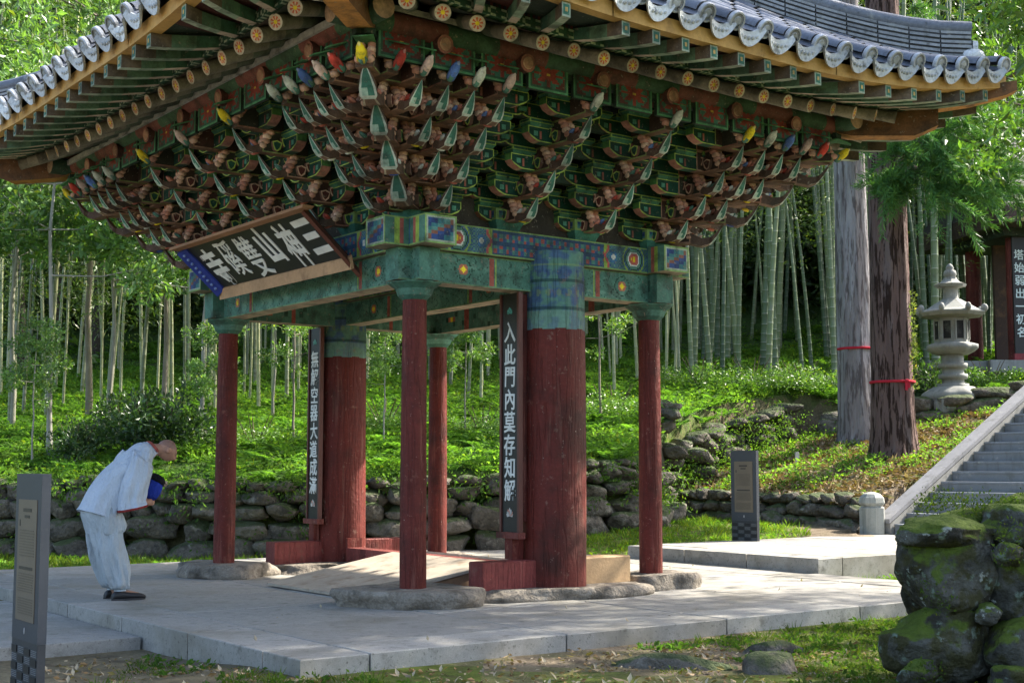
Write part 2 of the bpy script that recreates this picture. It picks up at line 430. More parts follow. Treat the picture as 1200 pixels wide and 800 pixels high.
# --- main pillars, red below and painted green above
def pillar_mesh(seed):
    b = MB(); n = 120
    zs = [.07, .3, .8, 1.4, 2.0, 2.4, 2.54] + [2.55 + .010 * i for i in range(80)]
    def rr(z, t): return .314 - .012 * z / 3 + .006 * math.sin(2 * t + seed + z) + .004 * math.sin(5 * t - 1.3 * z + seed)
    vs = []; fs = []; cs = []
    for z in zs:
        for k in range(n):
            t = 2 * math.pi * k / n; r = rr(z, t)
            vs.append((r * math.cos(t), r * math.sin(t), z))
    for i in range(len(zs) - 1):
        zc = (zs[i] + zs[i + 1]) / 2
        for k in range(n):
            fs.append((i * n + k, i * n + (k + 1) % n, (i + 1) * n + (k + 1) % n, (i + 1) * n + k))
            edge = 2.575 + .006 * math.sin(k * .4 + seed) + .004 * math.sin(k * 1.3)
            if zc < edge: c = RED
            else:
                v = (zc - 2.575) / .78
                f = float(fbm(k * .16 + seed * 9, zc * 14, 4)); th = k * 2 * math.pi / n
                c = mixc(TEAL, (.06, .12, .22), max(0, min(1, (f - .42) * 5)))
                if v < .22: c = mixc(c, (.20, .34, .27), .45)
                if abs(v - .26) < .02 or abs(v - .60) < .022: c = mixc(c, (.015, .05, .05), .75)
                if .62 < v < .74 and abs(math.sin(th * 9)) < (v - .62) * 7: c = mixc(c, (.04, .07, .18), .6)
                if .36 < v < .54 and math.sin(th * 9) ** 2 + ((v - .45) * 16) ** 2 < .5: c = mixc(c, (.20, .28, .10), .5)
                if abs(v - .80) < .015: c = mixc(c, (.2, .3, .12), .5)
            cs.append(c)
    b.add(vs, fs, cs, True)
    b.add(vs[-n:], [tuple(range(n))], TEAL)
    return b.mesh('main_pillar', M_RED if False else M_PILLAR)
M_PILLAR = mat('pillar_paint', .62, ((2.0, .3), (30, .2)), dirt=[(1.9, (.03, .014, .010), .46, .70, .7), (10, (.26, .16, .12), .61, .71, .5), (36, (.36, .26, .2), .65, .70, .5)], bump=(24, .008), streak=(13, (.22, .11, .08), .57, .74, .5), cracks=(12, 1.0), specks=(11, (.5, .44, .38), .055), spec=.2)
PIL = [(.10, -2.10), (.10, 2.10)]
for i, (px_, py_) in enumerate(PIL):
    put('main_pillar', pillar_mesh(i * 2.1 + .4), gate, (px_, py_, 0))

# --- sill timbers through each pillar foot
def timber(x0, x1, y, z0, z1, w, col, m, name='sill_timber', lab=None):
    b = MB(); c = .012
    for_y = [(y - w / 2, z0), (y + w / 2, z0), (y + w / 2, z1 - c), (y + w / 2 - c, z1), (y - w / 2 + c, z1), (y - w / 2, z1 - c)]
    b.prism(for_y, x0, x1, lambda u, v, t: (t, u, v), col)
    return put(name, b.mesh(name, m), gate, label=lab)
for k, (px_, py_) in enumerate(PIL):
    timber(px_ - .92, px_ - .24, py_ + .02, .10, .36, .23, (.22, .05, .042), M_RED)
    if k == 0: timber(px_ + .25, px_ + .90, py_ + .02, .10, .36, .23, (.42, .28, .15), M_WOOD, lab='bare unpainted timber behind the pillar foot')
    else: timber(px_ + .25, px_ + .90, py_ + .02, .10, .36, .23, (.22, .05, .042), M_RED)
    b = MB(); b.box((px_ + .02, py_ + (-1 if py_ > 0 else 1) * .29, .24), (.2, .09, .30), RED); put('pillar_brace', b.mesh('pillar_brace', M_RED), gate)
b = MB(); b.box((.10, 0, .20), (.20, 3.5, .16), (.20, .05, .042)); put('threshold', b.mesh('threshold', M_RED), gate)

# --- painted beams
def beam_paint(L, h, style, seed):
    """colour(u metres along, v 0..1 up)"""
    def f(u, v):
        e = L / 2 - abs(u) - (.50 if style == 'plate' else .30)      # distance from the crossing
        n = float(fbm(u * 6 + seed, v * 3 + seed, 2))
        base = mixc(GREEN, TEAL, .25 + .6 * n)
        if style == 'plate':
            if v < .07 or v > .93: return mixc(YG, TEAL, .4)
            w = v * h
            if e < 0: return [(.30, .09, .07), YG, base, base, (.05, .11, .20), base][int(-e / .05) % 6]
            if e < .10: return base
            if e < .46:                         # rosette
                d = math.hypot(e - .29, (w - h / 2))
                if d < .035: return YEL if abs(u) * 40 % 2 < 1 else ORG
                if d < .065: return (.45, .12, .10)
                if d < .08: return WHT
                if d < .105: return TEAL
                if d < .118: return DKG
                if d < .135: return (.05, .12, .20)
                if d < .15: return YG
                return base if (int(e * 70) + int(w * 70)) % 3 else (.04, .08, .20)
            if e < .70:
                k = (e - .46) / .24 + .10 * math.sin(v * 9)
                q = int(k * 8)
                d = math.hypot((e - .57) * 1.2, w - h / 2)
                if d < .03: return WHT
                if d < .06: return (.05, .16, .30)
                if q >= 7: return YG
                if q >= 6: return (.42, .10, .09)
                return (.045, .095, .20) if (int(w * 55) + int(e * 55)) % 2 else TEAL
            i, j = int((u + 9) / .036), int(w / .036)
            fr = (i + 2 * j) % 4
            if j % 3 == 0: return (.03, .07, .13)
            return [(.045, .13, .17), (.30, .08, .07), (.04, .085, .20), (.075, .20, .16)][fr]
        if style == 'tie':
            w = v * h
            if v < .05 or v > .95: return mixc(base, (.16, .26, .12), .6)
            d = math.hypot(e - .42, (w - h / 2))
            if d < .03: return YEL
            if d < .055: return (.38, .13, .08)
            if .09 < d < .10: return DKG
            if e > .72 and e < .78: return (.28, .08, .06)
            if e > .79 and e < .81: return YG
            if abs(math.sin(u * 15 + 3 * math.sin(w * 20))) < .12: return mixc(base, DKG, .7)
            if n > .62: return mixc(base, (.14, .26, .20), .6)
            return base
        return base
    return f
def end_paint(w, h):
    def f(a, b):
        x = min(a, 1 - a) * w; y = min(b, 1 - b) * h
        m = min(x, y)
        if m < .022: return mixc(YG, TEAL, .35)
        if m < .032: return (.30, .36, .28)
        i = int(a * 5); j = int(b * 7)
        q = (i * 3 + j * 2) % 5
        return [(.035, .07, .20), (.04, .15, .17), (.20, .09, .065), (.025, .05, .14), (.08, .20, .18)][q]
    return f
def painted_beam(name, along, fixed, L, z0, h, t, style, seed, fine=True, ends=True, round_end=False):
    """along 'x' or 'y'; fixed = coordinate on the other axis"""
    b = MB(); du = .014 if fine else .05; nu = int(L / du); nv = max(3, int(h / (.014 if fine else .06)))
    cf = beam_paint(L, h, style, seed)
    def P(u, s, z): return (u, fixed + s, z) if along == 'x' else (fixed - s, u, z)
    for s in (-t / 2, t / 2):
        if s < 0: fn = lambda p, q, s=s: P(-L / 2 + p * L, s, z0 + q * h)
        else: fn = lambda p, q, s=s: P(L / 2 - p * L, s, z0 + q * h)
        sg = 1 if s < 0 else -1
        b.grid(fn, nu, nv, lambda p, q, sg=sg: cf(sg * (-L / 2 + p * L), q))
    under = (.30, .24, .17)
    b.grid(lambda p, q: P(-L / 2 + p * L, -t / 2 + q * t if True else 0, z0), max(4, nu // 5), 4, lambda p, q: mixc(under, GREEN, .35 if .15 < q < .85 and int(p * L * 5) % 2 else .1))
    b.grid(lambda p, q: P(-L / 2 + p * L, t / 2 - q * t, z0 + h), 4, 1, lambda p, q: GREEN)
    ef = end_paint(t, h) if ends else (lambda p, q: mixc(GREEN, TEAL, .5))
    b.grid(lambda p, q: P(-L / 2, t / 2 - p * t, z0 + q * h), 20, 16, ef)
    b.grid(lambda p, q: P(L / 2, -t / 2 + p * t, z0 + q * h), 20, 16, ef)
    return put(name, b.mesh(name, M_PAINT), gate)
# tie beams between posts (lower) and plate beams on top, crossing and running out past the corners
for sy in (-1, 1):
    painted_beam('tie_beam', 'x', sy * b_, 2 * a_ + .50, 2.945, .295, .22, 'tie', 1.3, sy < 0, False)
    painted_beam('plate_beam', 'x', sy * b_, 2 * a_ + .86, 3.245, .262, .34, 'plate', 2.2, sy < 0)
for sx in (-1, 1):
    painted_beam('tie_beam', 'y', sx * a_, 2 * b_ + .50, 2.941, .300, .224, 'tie', 3.7, sx < 0, False)
    painted_beam('plate_beam', 'y', sx * a_, 2 * b_ + .86, 3.249, .264, .344, 'plate', 5.1, sx < 0)
painted_beam('cross_beam', 'y', .10, 2 * b_ - .24, 2.96, .27, .22, 'tie', 6.0, True, False)
painted_beam('cross_beam', 'y', .10, 2 * b_ - .35, 3.24, .25, .30, 'plate', 7.0, True, False)
# ceiling boards inside
b = MB()
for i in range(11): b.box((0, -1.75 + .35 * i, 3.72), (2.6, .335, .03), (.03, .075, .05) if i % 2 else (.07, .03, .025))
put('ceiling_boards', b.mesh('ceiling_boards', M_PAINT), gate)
# infill behind the brackets, coloured dark for the shade in the gaps
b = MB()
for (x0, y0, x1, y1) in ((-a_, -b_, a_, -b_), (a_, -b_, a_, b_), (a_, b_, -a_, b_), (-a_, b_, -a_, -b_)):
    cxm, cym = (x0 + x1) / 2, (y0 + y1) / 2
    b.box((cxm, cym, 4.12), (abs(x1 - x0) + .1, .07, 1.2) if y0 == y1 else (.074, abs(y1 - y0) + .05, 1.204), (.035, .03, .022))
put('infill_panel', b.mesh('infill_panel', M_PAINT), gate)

# ------------------------------------------------------------------ bracket sets
ZT = [3.595 + .205 * k for k in range(6)]
DD = [.05 + .262 * j for j in range(8)]
HGT = .205
def horn(b, n0, w, z, sc=1.0, tealcol=TEAL):
    """upturned tongue tip running outward from n0, painted kite on its under face"""
    L = .29 * sc
    bot = [(0, -.012), (.32, -.036), (.54, -.016), (.62, .000), (.74, .042), (.88, .108), (1.0, .18)]
    top = [(0, .075), (.32, .030), (.54, .036), (.62, .044), (.74, .078), (.88, .130), (1.0, .183)]
    wd = [1, .95, .72, .98, .92, .55, .03]
    cw = [-1, -.72, 0, .72, 1]
    def pt(i, k, which):
        u, v = (bot if which else top)[i]
        return (n0 + u * L, cw[k] * w / 2 * wd[i], z + v * sc)
    V = [pt(i, k, True) for i in range(7) for k in range(5)]; F = []; C = []
    for i in range(6):
        for k in range(4):
            F.append((i * 5 + k, i * 5 + k + 1, (i + 1) * 5 + k + 1, (i + 1) * 5 + k))
            if i < 2: C.append((.42, .36, .28) if k in (0, 3) and i == 1 else ((.17, .105, .075) if k in (1, 2) else (.12, .075, .055)))
            elif i == 2 or k in (0, 3): C.append((.42, .47, .40))
            else: C.append((.05, .15, .11) if not (i == 3 and k == 1) else (.30, .42, .34))
    b.add(V, F, C)
    V = [pt(i, k, False) for i in range(7) for k in (0, 4)]
    b.add(V, [(i * 2, i * 2 + 2, i * 2 + 3, i * 2 + 1) for i in range(6)], [(.24, .13, .09)] * 6)
    for k in (0, 4):
        V = []
        for i in range(7): V += [pt(i, k, True), pt(i, k, False)]
        fs = [(i * 2, i * 2 + 2, i * 2 + 3, i * 2 + 1) for i in range(6)]
        if k == 4: fs = [tuple(reversed(f)) for f in fs]
        b.add(V, fs, BRN)
BUDC = [(.60, .07, .05), (.10, .19, .50), (.76, .60, .03), (.62, .46, .40), (.55, .58, .50)]
def lobes(b, n0, z, w, rnd, sc=1.0):
    for q in range(4):
        n = n0 + .005 - .025 * q + rnd.uniform(-.01, .01); zz = z + .05 + .045 * q
        for s in (-1, 1):
            b.ell((n + .015, s * w * .30, zz * 1.0), (.050 * sc, .040 * sc, .034 * sc), mixc((.46, .21, .15), (.66, .46, .33), rnd.random()), 7, 5)
def arm_mesh(k, diag=False, var=0):
    rnd = random.Random(k * 7 + var * 31 + diag * 100)
    f = 1.414 if diag else 1.0
    w = .15 if diag else .105
    b = MB(); D = DD[k + 1] * f; z = 0
    # body
    prof = [(-.15, 0), (D - .10, -.012), (D + .005, -.012), (D + .005, .085), (D - .035, .10), (D - .07, .15), (D - .10, HGT - .004), (-.15, HGT - .004)]
    def mp(u, v, t): return (u, t, v)
    b.prism(prof, -w / 2, w / 2, mp, [(.34, .20, .14), (.22, .26, .10), (.30, .14, .10)][(var + k) % 3], [(.22, .13, .09), (.22, .13, .09), BRN, BRN, BRN, BRN, DKG, DKG], .013, [(.05, .032, .024), (.035, .035, .025), (.07, .035, .028)][var % 3])
    if k < 4:
        horn(b, D + .004, w, 0, 1.28 if diag else 1.0)
        lobes(b, D - .03, 0, w, rnd)
        # small coloured flower at the root of the horn
        for q in range(3):      # carved petals folded over the root of the tongue
            b.ell((D + .045 + .02 * q, (q - 1) * w * .34, .075 - .012 * abs(q - 1)), (.055, .022, .020), rnd.choice([(.50, .20, .14), (.62, .44, .32), WHT, (.42, .07, .05), (.50, .20, .14), (.12, .20, .42), TEAL]), 6, 4, Matrix.Rotation(-.5, 3, 'Y'))
        pc = rnd.choice([YEL, BLU, WHT, (.5, .16, .12), (.5, .16, .12), YEL])
        if rnd.random() < .65: b.ell((D + .05, 0, -.024), (.05, w * .36, .016), pc, 6, 4, Matrix.Rotation(.35, 3, 'Y'))
        # scroll wings on both flanks of the arm
        for sg in (-1, 1):
            for (n0_, z0_, r_) in ((D - .13, .055, .055), (D - .22, .10, .05)):
                pr = [(n0_ + r_ * 1.3 * math.cos(t) * (1.0 if t > 0 else .6), z0_ + r_ * math.sin(t)) for t in [-2.6, -1.6, -.8, 0, .8, 1.6, 2.4]]
                b.prism(pr, sg * w / 2, sg * (w / 2 + .035), mp if sg > 0 else (lambda u, v, t: (u, t, v)), [(.34, .44, .10), (.55, .36, .26)][(k + var) % 2], (.16, .09, .065), .012, [(.02, .075, .05), (.10, .03, .025)][(k + var) % 2])
    else:
        # lotus bud on a stem, with a leaf over it
        pc = BUDC[(var * 2 + k + (3 if diag else 0)) % 5]
        lobes(b, D - .02, 0, w, rnd)
        Mx = Matrix.Rotation(-.75, 3, 'Y')
        ax = Vector((math.sin(.95), 0, math.cos(.95)))
        c0 = Vector((D + .05, 0, .03))
        Mb = Matrix.Rotation(.75, 3, 'Y')
        b.ell(c0 + ax * .02, (.042, .042, .055), TEAL, 8, 5, Mb)
        b.ell(c0 + ax * .085, (.042, .04, .078), pc, 8, 6, Mb)
        b.ell(c0 + ax * .135, (.018, .018, .045), mixc(pc, WHT, .3), 6, 4, Mb)
        for q in range(4):
            an_ = q * 1.57 + .4; b.ell(c0 + ax * .05 + Vector((0, math.cos(an_) * .035, math.sin(an_) * .03)), (.018, .016, .05), mixc(pc, (.05, .05, .04), .35), 6, 4, Mb)
        b.add([(D - .12, -.07, HGT), (D - .12, .07, HGT), (D + .06, .085, HGT + .03), (D + .06, -.085, HGT + .03), (D + .20, .03, HGT - .02), (D + .20, -.03, HGT - .02),
               (D - .12, -.07, HGT - .012), (D - .12, .07, HGT - .012), (D + .06, .085, HGT + .018), (D + .06, -.085, HGT + .018), (D + .20, .03, HGT - .032), (D + .20, -.03, HGT - .032)],
              [(0, 3, 2, 1), (3, 5, 4, 2), (6, 7, 8, 9), (9, 8, 10, 11), (0, 1, 7, 6), (4, 5, 11, 10), (1, 2, 8, 7), (2, 4, 10, 8), (3, 0, 6, 9), (5, 3, 9, 11)], (.07, .20, .09))
    return b.mesh('bracket_arm', M_PAINT)
ARM = {(k, v): arm_mesh(k, False, v) for k in range(5) for v in range(5 if k == 4 else 3)}
ARMD = [arm_mesh(k, True) for k in range(5)]
def cross_mesh(half):
    b = MB(); w = .10; h = .138
    prof = [(-half, h), (-half, .075), (-half + .035, .035), (-half + .10, .006), (-half + .14, 0), (half - .14, 0), (half - .10, .006), (half - .035, .035), (half, .075), (half, h)]
    ed = [(.10, .26, .08), PINK, PINK, TAN, GREEN, TAN, PINK, PINK, (.10, .26, .08), GREEN]
    b.prism(prof, -w / 2, w / 2, lambda u, v, t: (t, -u, v), (.34, .46, .10), ed, .010, (.012, .052, .036))
    for s in (-w / 2 - .003, w / 2 + .003):      # paler scroll painted on each end
        for sg in (-1, 1):
            b.box((s, sg * (half - .085), .072), (.004, .045, .045), (.08, .24, .17))
            b.box((s, sg * (half - .14), .06), (.004, .02, .075), (.33, .12, .09))
    return b.mesh('cross_arm', M_PAINT)
CRS, CRL = cross_mesh(.33), cross_mesh(.46)
def block_mesh():
    b = MB(); t, o, h, m = .078, .052, .066, .032
    P = [(-o, -o, 0), (o, -o, 0), (o, o, 0), (-o, o, 0), (-t, -t, m), (t, -t, m), (t, t, m), (-t, t, m), (-t, -t, h), (t, -t, h), (t, t, h), (-t, t, h)]
    F = [(3, 2, 1, 0)]; C = [(.30, .12, .09)]
    for q in range(4):
        r = (q + 1) % 4
        F += [(q, r, 4 + r, 4 + q), (4 + q, 4 + r, 8 + r, 8 + q)]; C += [(.05, .15, .09), mixc(YG, GREEN, .25)]
    F.append((8, 9, 10, 11)); C.append(GREEN)
    b.add(P, F, C)
    for q in range(4):      # dark field on the upper band
        cs, sn = round(math.cos(q * math.pi / 2)), round(math.sin(q * math.pi / 2))
        def r(x, y, z): return (x * cs - y * sn, x * sn + y * cs, z)
        b.add([r(t + .002, -t + .014, m + .008), r(t + .002, t - .014, m + .008), r(t + .002, t - .014, h - .006), r(t + .002, -t + .014, h - .006)], [(0, 1, 2, 3)], (.02, .085, .06))
    return b.mesh('bearing_block', M_PAINT)
BLK = block_mesh()
def cap_block():
    b = MB(); t, o, h, m = .17, .13, .20, .09
    P = [(-o, -o, 0), (o, -o, 0), (o, o, 0), (-o, o, 0), (-t, -t, m), (t, -t, m), (t, t, m), (-t, t, m), (-t, -t, h), (t, -t, h), (t, t, h), (-t, t, h)]
    b.add(P, [(3, 2, 1, 0), (8, 9, 10, 11)], GREEN)
    for q in range(4):
        r = (q + 1) % 4
        b.add([P[q], P[r], P[4 + r], P[4 + q]], [(0, 1, 2, 3)], (.06, .20, .15))
        b.grid(lambda a, c, q=q, r=r: tuple(Vector(P[4 + q]).lerp(Vector(P[4 + r]), a) * (1 - c) + Vector(P[8 + q]).lerp(Vector(P[8 + r]), a) * c), 10, 5, end_paint(.34, .12))
    return b.mesh('bracket_set', M_PAINT)
CAPB = cap_block()
NB = [0]
def bracket_set(x, y, ang, corner=None):
    """ang: direction of the outward normal (local). corner: (angle of second normal)"""
    root = put('bracket_set', CAPB, gate, (x, y, 3.512))
    def arm(mesh, k, ang, lat=0.0, nm='bracket_arm'):
        cs, sn = math.cos(ang), math.sin(ang)
        put(nm, mesh, root, (-sn * lat, cs * lat, ZT[k] - 3.512), (0, 0, ang))
    def cross(mesh, k, ang, n, half, nblk=True, lat0=0.0):
        cs, sn = math.cos(ang), math.sin(ang)
        px, py = cs * n - sn * lat0, sn * n + cs * lat0
        put('cross_arm', mesh, root, (px, py, ZT[k] - 3.512), (0, 0, ang))
        for t in (-half + .075, -half * .38, half * .38, half - .075):
            put('bearing_block', BLK, root, (px - sn * t, py + cs * t, ZT[k] - 3.512 + .135), (0, 0, ang))
    angs = [ang] if corner is None else [ang, corner]
    for ai, an in enumerate(angs):
        for k in range(5):
            arm(ARM[(k, RN.randrange(5 if k == 4 else 3))], k, an)
            if corner is not None:
                other = corner if ai == 0 else ang
                # arms lying beyond the corner: run out from the other face's steps
                side = math.cos(other - an - math.pi / 2)          # which lateral side the other face lies on
                for j in range(1, k + 1):
                    arm(ARM[(k, (j + k) % (5 if k == 4 else 3))], k, an, side * DD[j])
            # transverse arms, short at this step and long one step behind
            if k < 5:
                sgn = 0 if corner is None else -math.cos((corner if ai == 0 else ang) - an - math.pi / 2)
                cross(CRS, k, an, DD[k], .33, True, sgn * .12)
                if k >= 1: cross(CRL, k, an, DD[k - 1], .46, True, sgn * .18)
    if corner is not None:
        mid = (ang + corner) / 2 if abs(ang - corner) < 2 * math.pi - 3 else (ang + corner) / 2 + math.pi
        for k in range(5): arm(ARMD[k], k, mid, 0, 'corner_arm')
    return root
xs_in = [-a_ + 2 * a_ * i / 3 for i in (1, 2)]; ys_in = [-b_ + 2 * b_ * i / 4 for i in (1, 2, 3)]
for x in xs_in:
    bracket_set(x, -b_, -math.pi / 2); bracket_set(x, b_, math.pi / 2)
for y in ys_in:
    bracket_set(-a_, y, math.pi); bracket_set(a_, y, 0)
bracket_set(-a_, -b_, -math.pi, -math.pi / 2)
bracket_set(a_, -b_, -math.pi / 2, 0)
bracket_set(a_, b_, 0, math.pi / 2)
bracket_set(-a_, b_, math.pi / 2, math.pi)
# long bearers on each bracket step, and round purlins on top
for j in range(1, 6):
    e = DD[j]; z = ZT[min(j + 1, 5)] + (.0 if j < 5 else .03)
    for q, (s, al) in enumerate(((-1, 'x'), (1, 'x'), (-1, 'y'), (1, 'y'))):
        b = MB(); h = .10; dz = .002 * q
        if al == 'x': b.box((0, s * (b_ + e), z + h / 2 + dz), (2 * (a_ + e) + .2, .08, h), (.028, .05, .036))
        else: b.box((s * (a_ + e), 0, z + h / 2 + dz), (.08, 2 * (b_ + e) + .2, h), (.028, .05, .036))
        put('bearer', b.mesh('bearer', M_PAINT), gate)
PZ, PE = 4.80, DD[5] + .02
for q, (s, al) in enumerate(((-1, 'x'), (1, 'x'), (-1, 'y'), (1, 'y'))):
    b = MB()
    if al == 'x': A, B = Vector((-(a_ + PE + .30), s * (b_ + PE), PZ)), Vector((a_ + PE + .30, s * (b_ + PE), PZ))
    else: A, B = Vector((s * (a_ + PE), -(b_ + PE + .30), PZ + .012)), Vector((s * (a_ + PE), b_ + PE + .30, PZ + .012))
    b.tube([A.lerp(B, i / 12) for i in range(13)], .10, 14, [(.16, .06, .05) if i % 2 else (.05, .10, .06) for i in range(13)], capcol=TAN)
    put('purlin', b.mesh('purlin', M_PAINT), gate)
    b = MB()
    if al == 'x': b.box((0, s * (b_ + PE + .09), 4.90), (2 * (a_ + PE), .03, .04), (.40, .38, .34))
    else: b.box((s * (a_ + PE + .115), 0, 4.83), (.03, 2 * (b_ + PE), .06), (.50, .49, .46))
    put('plaster_strip', b.mesh('plaster_strip', M_PAINT), gate)
# round log heads and painted flower panels above the buds
b = MB()
b.tube([(0, 0, 0), (.27, 0, -.03)], [.085, .08], 12, [(.09, .04, .032)], capcol=(.26, .11, .085))
b.tube([(.271, 0, -.03), (.280, 0, -.031)], [.055, .05], 12, [TAN], capcol=(.34, .19, .13))
LOG = b.mesh('log_head', M_PAINT)
def flower_panel():
    b = MB()
    def cf(p, q):
        x, y = (p - .5) * 2, (q - .5) * 2
        r = math.hypot(x, y); t = math.atan2(y, x)
        if abs(x) > .93 or abs(y) > .9: return (.07, .2, .10)
        if abs(x) > .84 or abs(y) > .78: return (.03, .08, .05)
        if r < .13: return (.45, .32, .05)
        if r < .55 + .16 * math.cos(8 * t): return (.20, .042, .033)
        if r < .78: return (.04, .12, .09)
        return (.10, .035, .03)
    b.grid(lambda p, q: (0, .22 - .44 * p, .30 * q), 22, 15, cf)
    b.box((-.022, 0, .15), (.04, .44, .30), (.03, .05, .035))
    return b.mesh('flower_panel', M_PAINT)
FLP = flower_panel()
for (s, al, n, half) in ((-1, 'x', 6, a_), (1, 'x', 6, a_), (-1, 'y', 7, b_), (1, 'y', 7, b_)):
    ext = half + 1.1
    for i in range(n):
        t = -ext + 2 * ext * (i + .5) / n
        if al == 'x': loc = (t, s * (b_ + DD[4] + .12), 4.72); an = s * math.pi / 2; l2 = (t + .2, s * (b_ + DD[4] + .10), 4.50)
        else: loc = (s * (a_ + DD[4] + .12), t, 4.72); an = 0 if s > 0 else math.pi; l2 = (s * (a_ + DD[4] + .10), t + .2, 4.50)
        put('log_head', LOG, gate, loc, (0, 0, an))
for (s, al, n, half) in ((-1, 'x', 11, a_), (1, 'x', 11, a_), (-1, 'y', 13, b_), (1, 'y', 13, b_)):
    ext = half + 1.3
    for i in range(n):
        t = -ext + 2 * ext * (i + .5) / n
        if al == 'x': put('flower_panel', FLP, gate, (t, s * (b_ + DD[5] + .06), 4.50), (0, 0, s * math.pi / 2))
        else: put('flower_panel', FLP, gate, (s * (a_ + DD[5] + .06), t, 4.50), (0, 0, 0 if s > 0 else math.pi))
# ------------------------------------------------------------------ eaves: rafters, flying rafters, boards
EV = 2.62
def lift(x, y):
    cx_ = min(max((abs(x) - .6) / (a_ + EV - .6), 0), 1); cy_ = min(max((abs(y) - 1.1) / (b_ + EV - 1.1), 0), 1)
    return .37 * (cx_ * cy_) ** 2.2
def face_pt(face, t, e, z):
    """face 0: -y (near side), 1: -x (front), 2: +y, 3: +x ; t runs along the eave"""
    if face == 0: p = (t, -(b_ + e))
    elif face == 2: p = (-t, b_ + e)
    elif face == 1: p = (-(a_ + e), -t)
    else: p = (a_ + e, t)
    return Vector((p[0], p[1], z + lift(*p)))
def rafter_mesh(face, t):
    half = a_ if face in (0, 2) else b_
    tip = face_pt(face, t, 1.95, 4.70)
    if abs(t) < half - .1: root = face_pt(face, t, -.1, 5.56)
    else: root = face_pt(face, math.copysign(half - .12, t), -.12, 5.56)
    d = (tip - root).normalized()
    b = MB()
    L = (tip - root).length
    r = .066
    pts = [root.lerp(tip, i / 8) for i in range(9)]
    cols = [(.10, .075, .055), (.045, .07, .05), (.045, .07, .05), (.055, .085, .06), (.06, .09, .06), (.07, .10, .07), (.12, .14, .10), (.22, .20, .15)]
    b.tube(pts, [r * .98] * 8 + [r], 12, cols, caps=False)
    # flower painted on the end: three rings
    up = Vector((0, 0, 1)); a = d.cross(up).normalized(); c = a.cross(d)
    def ring(r0, r1, cf, n=16):
        V = []
        for q in range(n):
            th = 2 * math.pi * q / n
            V += [tip + (a * math.cos(th) + c * math.sin(th)) * r0, tip + (a * math.cos(th) + c * math.sin(th)) * r1]
        F = [(2 * q, 2 * q + 1, (2 * q + 3) % (2 * n), (2 * q + 2) % (2 * n)) for q in range(n)]
        b.add(V, F, [cf(q) for q in range(n)])
    ring(.0, r * .26, lambda q: YEL)
    ring(r * .26, r * .72, lambda q: (.50, .11, .05) if q % 2 else (.55, .40, .28))
    ring(r * .72, r, lambda q: (.50, .44, .34))
    return b.mesh('rafter', M_PAINT)
def flying_mesh(face, t):
    half = (a_ if face in (0, 2) else b_)
    w = .085
    k = t / (half + 1.95)
    tt = lambda e: t + (k * (e - 1.95) if abs(t) > half else 0)
    es = [1.62, 1.98, 2.2, 2.42, 2.60]
    top = [4.955, 4.875, 4.83, 4.795, 4.775]; bot = [4.845, 4.775, 4.725, 4.685, 4.66]
    b = MB(); V = []
    for e, zt, zb in zip(es, top, bot):
        c = face_pt(face, tt(e), e, 0); q = face_pt(face, tt(e) + .01, e, 0)
        sd = Vector((q.x - c.x, q.y - c.y, 0)).normalized() * (w / 2)
        for s, z in ((-1, zb), (1, zb), (1, zt), (-1, zt)):
            V.append((c.x + sd.x * s, c.y + sd.y * s, c.z + z))
    F = []; C = []
    for i in range(4):
        o = i * 4; p = o + 4
        F += [(o, o + 1, p + 1, p), (o + 1, o + 2, p + 2, p + 1), (o + 2, o + 3, p + 3, p + 2), (o + 3, o, p, p + 3)]
        side = [(.04, .09, .06), (.05, .12, .08), (.10, .18, .12), (.13, .10, .07)][i]
        C += [[(.10, .12, .09), (.42, .34, .27), (.22, .30, .22), (.36, .42, .34)][i], side, side, side]
    F.append((16, 17, 18, 19)); C.append((.28, .34, .26))
    b.add(V, F, C)
    # painted end: frame and dark field
    e0 = [Vector(V[16 + q]) for q in range(4)]; cc = sum(e0, Vector()) / 4
    n = (e0[1] - e0[0]).cross(e0[3] - e0[0]).normalized()
    out = Vector((cc.x, cc.y, 0)).normalized()
    if n.dot(out) < 0: n = -n
    inn = [cc + (p - cc) * .72 + n * .002 for p in e0]
    b.add(inn, [(0, 1, 2, 3)], (.04, .14, .10))
    b.add([cc + (p - cc) * .3 + n * .004 for p in e0], [(0, 1, 2, 3)], (.45, .3, .1))
    return b.mesh('flying_rafter', M_PAINT)
def strip(name, face, e, z0, z1, th, cf, m, n=90, lo=None):
    half = (a_ if face in (0, 2) else b_) + (lo if lo is not None else e)
    b = MB()
    def fr(p, q): return face_pt(face, (-half + 2 * half * p), e, z0 + (z1 - z0) * q)
    b.grid(fr, n, 4, cf)
    b.grid(lambda p, q: face_pt(face, -half + 2 * half * p, e - th * q, z0), n, 1, lambda p, q: cf(p, .5))
    b.grid(lambda p, q: face_pt(face, half - 2 * half * p, e - th, z0 + (z1 - z0) * q), n // 3, 1, lambda p, q: cf(1 - p, .5))
    b.grid(lambda p, q: face_pt(face, half - 2 * half * p, e - th + th * q, z1), n // 3, 1, lambda p, q: cf(1 - p, .5))
    return put(name, b.mesh(name, m), gate)
def swirl(Lh):
    def f(p, q):
        u = p * Lh / .115; fu = u % 1 - .5; fv = (q - .5) * .8
        r = math.hypot(fu, fv)
        if q < .12 or q > .88: return (.20, .26, .17)
        if .22 < r < .36: return (.34, .40, .30)
        return (.035, .085, .055)
    return f
